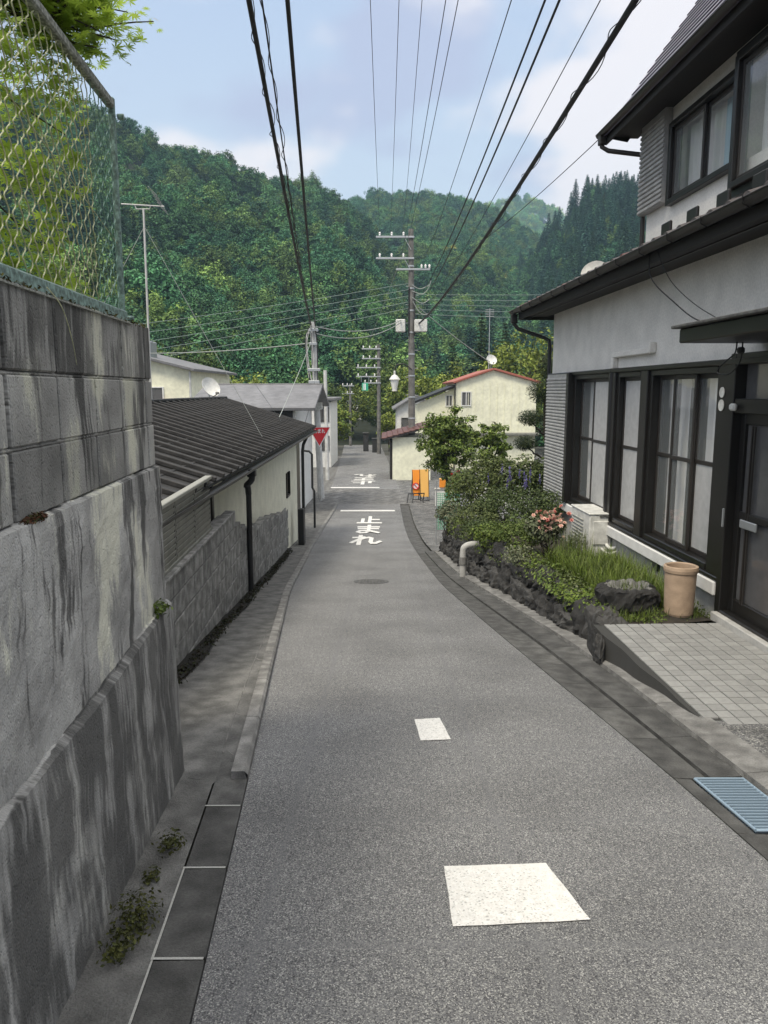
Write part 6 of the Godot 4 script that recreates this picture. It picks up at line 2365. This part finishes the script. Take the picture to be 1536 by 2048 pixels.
	for ring in 3:
		for k in 6:
			var a := TAU * k / 6.0 + ring * 0.5
			var tilt := 0.25 + 0.45 * ring
			var dir := Vector3(cos(a) * cos(tilt), sin(tilt), sin(a) * cos(tilt))
			var nor := Vector3(-cos(a) * sin(tilt), cos(tilt), -sin(a) * sin(tilt))
			pet.leaf(Vector3.ZERO, dir, nor, 0.034 - 0.005 * ring, 0.03)
	var petm := pet.mesh()
	for i in 52:
		var q := Vector3(rng.randfn() * 0.1, 0.42 + rng.randfn() * 0.06, 0.16 + rng.randfn() * 0.06)
		if i > 40:
			q += Vector3(-0.02, -0.1, 0.04)
		inst("blossom", petm, M.pink if rng.randf() < 0.25 else M.pink_pale, fp, Transform3D(Basis.from_euler(Vector3(rng.randf_range(0.2, 1.2), rng.randf() * TAU, rng.randfn() * 0.3)), q))
	# purple flower spikes between the shrubs
	var lv := thing("purple_flowers", "slender purple flower spikes standing behind the pink blossoms", "flowers", V(2.2, gy(12.4), 12.5))
	for k in 14:
		var sx := rng.randfn() * 0.22
		var sz := rng.randfn() * 0.15
		var sk := MB.new()
		sk.use_col = true
		var hh := rng.randf_range(0.75, 1.05)
		sk.col = Color(0.08, 0.12, 0.05)
		sk.tube(PackedVector3Array([Vector3(sx, 0, sz), Vector3(sx, hh, sz)]), 0.004, 0.003, 4)
		leaf_cloud(sk, Vector3(sx, hh, sz), Vector3(0.018, 0.11, 0.018), 46, 0.022, 0.014, [Color(0.16, 0.13, 0.4), Color(0.22, 0.18, 0.5), Color(0.12, 0.1, 0.3)], 0.3, 0.2)
		build("spike", sk, M.leaf, lv)
	# tall grass and flowers in the near bed
	var gr := MB.new()
	blade_patch(gr, func() -> Vector3:
		var dd := rng.randf_range(6.9, 8.95)
		var x := rng.randf_range(smooth_tab(RG, dd) + 0.42, 2.75)
		return V(x, gy(dd) - 0.03, dd), 6500, 0.1, 0.36, 0.004, FRESH + FRESH + OLIVE, 0.9)
	blade_patch(gr, func() -> Vector3:
		var dd := rng.randf_range(6.55, 7.3)
		return V(rng.randf_range(1.95, 2.85), gy(dd) - 0.03, dd), 1500, 0.04, 0.16, 0.0035, FRESH + OLIVE, 0.9)
	tag(build("tall_grass", gr, M.leaf, self), "tall yellow green grass filling the bed behind the stone basin", "grass", "", "stuff")
	var gc := MB.new()
	leaf_cloud(gc, V(2.2, -2.0, 8.2), Vector3(0.62, 0.13, 1.3), 3600, 0.05, 0.022, FRESH + MID, 0.9, 0.0)
	leaf_cloud(gc, V(1.98, -1.98, 7.5), Vector3(0.3, 0.1, 0.7), 1300, 0.04, 0.02, FRESH, 0.9, 0.0)
	leaf_cloud(gc, V(2.45, -2.0, 6.72), Vector3(0.55, 0.035, 0.24), 1500, 0.028, 0.014, FRESH + MID + OLIVE, 0.9, 0.0)
	leaf_cloud(gc, V(2.85, -2.0, 7.3), Vector3(0.3, 0.06, 0.6), 900, 0.035, 0.016, FRESH + MID, 0.9, 0.0)
	tag(build("ground_cover", gc, M.leaf, self), "low leafy ground cover along the stone edging", "plants", "", "stuff")
	var stems := [[2.45, 8.9, 0.62, "tall whitish stems of weeds before the air conditioner, left of its pipe"]]
	var wp := thing("weed_clump", "clump of tall pale stemmed weeds before the air conditioner", "plant", V(2.36, gy(9.2), 9.35))
	var wm := MB.new()
	blade_patch(wm, func() -> Vector3: return Vector3(rng.randfn() * 0.1, 0, rng.randfn() * 0.12), 260, 0.2, 0.46, 0.004, GREY + FRESH, 0.35)
	leaf_cloud(wm, Vector3(0, 0.26, 0), Vector3(0.18, 0.16, 0.2), 400, 0.03, 0.012, GREY, 0.5, 0.0)
	build("stem", wm, M.leaf, wp)
	var fern := thing("pot_fern", "upright feathery plant beside the clay pot", "plant", V(2.45, -2.0, 6.95))
	var fm := MB.new()
	fm.use_col = true
	for k in 5:
		var a := rng.randf() * TAU
		var lean := Vector3(cos(a), 0, sin(a)) * 0.08
		for j in 22:
			var f := j / 21.0
			var p := Vector3(cos(a) * 0.03, 0, sin(a) * 0.03) + Vector3(0, 0.36 * f, 0) + lean * f * f
			for sd in 2:
				var dir := Vector3(cos(a + PI * sd + 1.5), 0.6, sin(a + PI * sd + 1.5)).normalized()
				fm.col = Color(0.09, 0.13, 0.035) * rng.randf_range(0.7, 1.3)
				fm.leaf(p, dir, Vector3.UP, 0.055 * (1.1 - f), 0.011)
	build("frond", fm, M.leaf, fern)
	bush("red_flower_plant", "red flowering plant behind the low rendered wall", V(2.55, prof(26.3) + 0.5, 26.3), Vector3(0.35, 0.35, 0.3), 900, 0.07, 0.035, MID, "plant")
	var rp := thing("red_flowers", "bright red blossoms on the plant by the low rendered wall", "flowers", V(2.5, prof(26.3) + 1.1, 26.05))
	for i in 8:
		inst("blossom", petm, M.red_flower, rp, Transform3D(Basis.from_euler(Vector3(1.0, rng.randf() * TAU, 0)).scaled(Vector3.ONE * 2.6), Vector3(rng.randfn() * 0.15, rng.randfn() * 0.12, rng.randfn() * 0.04)))
	# cloud pruned pine
	var np := thing("garden_pine", "cloud pruned dark pine beside the shutter box", "tree", V(3.15, prof(15.0) + 0.3, 15.2))
	var o := np.position
	var tm := MB.new()
	tm.tube(curve3([Vector3.ZERO, V(3.1, -2.4, 15.2) - o, V(3.25, -1.5, 15.2) - o, V(3.15, -0.6, 15.2) - o, V(3.2, 0.3, 15.2) - o], 5), 0.06, 0.025, 8)
	var pads := [[2.72, -1.0, 14.8, 0.25, 0.16], [2.82, -0.52, 14.9, 0.27, 0.17], [3.05, 0.0, 15.1, 0.3, 0.28], [3.35, -0.8, 15.4, 0.35, 0.18], [3.2, 0.45, 15.2, 0.26, 0.26], [3.4, -1.25, 15.2, 0.3, 0.15]]
	for q in pads:
		limb(tm, V(3.18, q[1] - 0.35, 15.2) - o, V(q[0], q[1] - 0.08, q[2]) - o, 0.025, 0.01, 0.05)
	build("trunk", tm, M.bark, np)
	for q in pads:
		var pm2 := MB.new()
		leaf_cloud(pm2, V(q[0], q[1], q[2]) - o, Vector3(q[3], q[4], q[3]), 1500, 0.075, 0.012, [Color(0.018, 0.03, 0.016), Color(0.03, 0.045, 0.02), Color(0.045, 0.06, 0.025)], 0.8, 0.2)
		build("needle_pad", pm2, M.needle, np)

func ring_solid(mb: MB, pr: Array, nz: FastNoiseLite, amp: float, segs: int) -> void:
	var P := func(i: int, j: int) -> Vector3:
		var a := TAU * (j % segs) / segs
		var r: float = pr[i][0]
		var k := 1.0 + amp * 4.0 * (nz.get_noise_3d(cos(a) * 0.5, pr[i][1] * 2.0, sin(a) * 0.5) + 0.45 * nz.get_noise_3d(cos(a) * 2.6, pr[i][1] * 9.0, sin(a) * 2.6)) * (1.0 if r > 0.01 else 0.0)
		return Vector3(cos(a) * r * k * 1.05, pr[i][1] + amp * 0.5 * nz.get_noise_2d(cos(a) * 1.3 + 5.0, sin(a) * 1.3), sin(a) * r * k * 0.95)
	for i in pr.size() - 1:
		for j in segs:
			mb.quad(P.call(i, j + 1), P.call(i, j), P.call(i + 1, j), P.call(i + 1, j + 1))

func make_trees() -> void:
	broad_tree("young_tree", "bushy young tree with glossy leaves beside the orange boards", V(2.0, prof(24) - 0.05, 24), 3.6, 0.95, MID + FRESH, 130, 60, 0.12, "", 0.33)
	broad_tree("young_tree", "slender young tree rising before the yellow house wall", V(2.9, prof(20) - 0.05, 20.5), 3.1, 0.55, MID + FRESH, 90, 50, 0.11, "", 0.35)
	var g := "trees behind the village"
	var yel := [Color(0.17, 0.21, 0.035), Color(0.13, 0.17, 0.03), Color(0.21, 0.25, 0.05)]
	var lawn := [Color(0.1, 0.15, 0.03), Color(0.13, 0.17, 0.035), Color(0.07, 0.11, 0.025)]
	var mid := [Color(0.06, 0.1, 0.025), Color(0.09, 0.13, 0.035), Color(0.045, 0.075, 0.02)]
	broad_tree("village_tree", "round yellow green tree behind the yellow house", V(11.3, -5.2, 62), 9.9, 3.6, yel, 90, 44, 0.34, g)
	broad_tree("village_tree", "yellow green tree between tall pole and yellow house", V(5.6, -5.3, 66), 7.5, 3.2, yel, 80, 44, 0.34, g)
	broad_tree("village_tree", "green tree just behind the tall pole", V(2.6, -5.4, 72), 7.8, 3.0, lawn + yel, 80, 44, 0.34, g)
	broad_tree("village_tree", "yellow green tree behind the pale grey roof", V(-11.5, -5.0, 60), 6.6, 3.4, yel, 80, 44, 0.34, g)
	broad_tree("village_tree", "dark green tree beside the cream house", V(-15.5, -5.0, 62), 9.0, 3.8, mid, 90, 44, 0.36, g)
	broad_tree("village_tree", "green tree behind the white house", V(-6.6, -5.4, 70), 6.6, 3.0, mid, 80, 44, 0.34, g)
	broad_tree("village_tree", "dense green tree closing the end of the lane", V(-3.4, -5.8, 82), 6.4, 2.8, lawn + yel, 90, 44, 0.32, g)
	broad_tree("village_tree", "low dark tree at the bend of the lane", V(-0.6, -5.7, 84), 5.4, 2.4, lawn, 70, 44, 0.32, g)
	broad_tree("village_tree", "small fresh green tree beside the brown pole", V(0.5, -5.2, 67), 3.6, 1.3, yel, 50, 40, 0.24, g)
	broad_tree("village_tree", "olive tree behind the lantern", V(0.9, -5.5, 90), 8.5, 3.4, lawn, 80, 44, 0.36, g)
	broad_tree("village_tree", "tall green tree filling the gap beside the slim pole", V(-3.9, -5.3, 60), 4.4, 1.6, lawn + yel, 60, 40, 0.28, g)
	for q in [[-4.3, 52.0, "clipped lane hedge bush below the white house, first of three"], [-4.6, 57.0, "clipped lane hedge bush below the white house, second of three"], [-4.9, 65.0, "clipped lane hedge bush below the white house, third of three"], [1.0, 58.0, "low hedge bush opposite the white house across the lane"]]:
		bush("lane_bush", q[2], V(q[0], prof(q[1]) - 0.05, q[1]), Vector3(0.7, 0.65, 1.3), 1500, 0.16, 0.09, lawn, "bush", "bushes along the far lane")
	var cg := [Color(0.025, 0.05, 0.022), Color(0.035, 0.065, 0.025), Color(0.05, 0.075, 0.03)]
	conifer("cedar", "tall narrow cedar behind the yellow house aerial", V(8.9, -5.4, 72), 12.6, 2.2, cg, g)
	conifer("cedar", "dark cedar beside the taller one behind the yellow house", V(12.0, -5.4, 78), 12.2, 2.4, cg, g)
	conifer("cedar", "bluish cedar behind the yellow green tree", V(7.0, -5.5, 80), 10.5, 2.2, cg, g)
	conifer("cedar", "dark cedar behind the ribbed shutter box", V(15.5, -5.0, 70), 12.0, 2.6, cg, g)
	conifer("cedar", "slim cedar behind the cream house", V(-19.0, -5.0, 74), 12.0, 2.4, cg, g)

func make_weeds() -> void:
	# moss and weeds in the angle of wall and footway
	var spots := [[2.32, 0.02, 0.07, 420, "bushy green weed at the foot of the stained wall"], [2.16, 0.0, 0.05, 200, "small weed beside the bushy one at the stained wall"], [2.86, 0.02, 0.05, 180, "little tuft of weed further along the stained wall"], [2.62, 0.0, 0.03, 90, "tiny sprout in the crack of the stained wall foot"]]
	for q in spots:
		var d: float = q[0]
		var t := thing("wall_weed", q[4], "weed", V(left_wall_x(d) + 0.16 + q[1], prof(d) + 0.004, d))
		var mb := MB.new()
		leaf_cloud(mb, Vector3(0, q[2] * 0.7, 0), Vector3(q[2] * 1.3, q[2] * 0.9, q[2] * 1.8), q[3], 0.018, 0.01, [Color(0.055, 0.06, 0.018), Color(0.08, 0.085, 0.025), Color(0.04, 0.045, 0.015)], 0.7, 0.0)
		build("leaves", mb, M.leaf, t)
	var lp := thing("ledge_plant", "small bright leafed plant on the wall ledge at its far end", "plant", V(left_wall_x(3.45) + 0.05, -1.04, 3.45))
	var lm := MB.new()
	leaf_cloud(lm, Vector3(0, 0.04, 0), Vector3(0.05, 0.05, 0.07), 70, 0.035, 0.016, FRESH + MID, 0.6, 0.0)
	build("leaves", lm, M.leaf, lp)
	var ms := thing("dry_moss", "cushion of reddish brown dry moss on the wall joint", "moss", V(left_wall_x(2.12) + 0.012, -0.36, 2.12))
	var mm := MB.new()
	leaf_cloud(mm, Vector3(0, 0.005, 0), Vector3(0.018, 0.016, 0.09), 500, 0.012, 0.006, [Color(0.1, 0.045, 0.025), Color(0.06, 0.035, 0.02), Color(0.05, 0.055, 0.02)], 0.6, 0.0)
	build("cushion", mm, M.leaf, ms)
	var tm := MB.new()
	tm.use_col = true
	for i in 900:
		var s := rng.randf_range(-1.0, 3.6)
		var p := V(left_wall_x(s) - 0.02 + rng.randf_range(-0.02, 0.03), 0.285, s)
		leaf_cloud(tm, p, Vector3(0.02, 0.012, 0.02), 3, 0.014, 0.007, [Color(0.06, 0.055, 0.015), Color(0.09, 0.085, 0.02), Color(0.035, 0.032, 0.014)], 0.6, 0.0)
	tag(build("wall_moss", tm, M.leaf, self), "olive moss along the top edge of the block wall", "moss", "", "stuff")
	var st := thing("grass_stalk", "single pale grass stalk hanging down the block wall face", "plant", V(left_wall_x(2.35) + 0.01, 0.28, 2.35))
	var sm := MB.new()
	sm.tube(curve3([Vector3(0, 0.02, 0), Vector3(0.02, -0.03, -0.05), Vector3(0.025, -0.12, -0.1), Vector3(0.02, -0.2, -0.14)], 6), 0.0022, 0.001, 5)
	build("stem", sm, M.wire, st)
	# moss and fallen leaves along the bed under the low wall
	var fm := MB.new()
	for i in 420:
		var d := rng.randf_range(3.8, 15.5)
		var p := V(-1.33 - 0.04 * d + rng.randf_range(-0.03, 0.07), prof(d) + 0.04, d)
		leaf_cloud(fm, p, Vector3(0.05, 0.02, 0.05), 7, 0.03, 0.016, [Color(0.02, 0.018, 0.012), Color(0.035, 0.03, 0.02), Color(0.03, 0.035, 0.015)], 0.6, 0.0)
	tag(build("leaf_litter", fm, M.leaf, self), "dark leaf litter and moss along the low wall foot", "litter", "", "stuff")
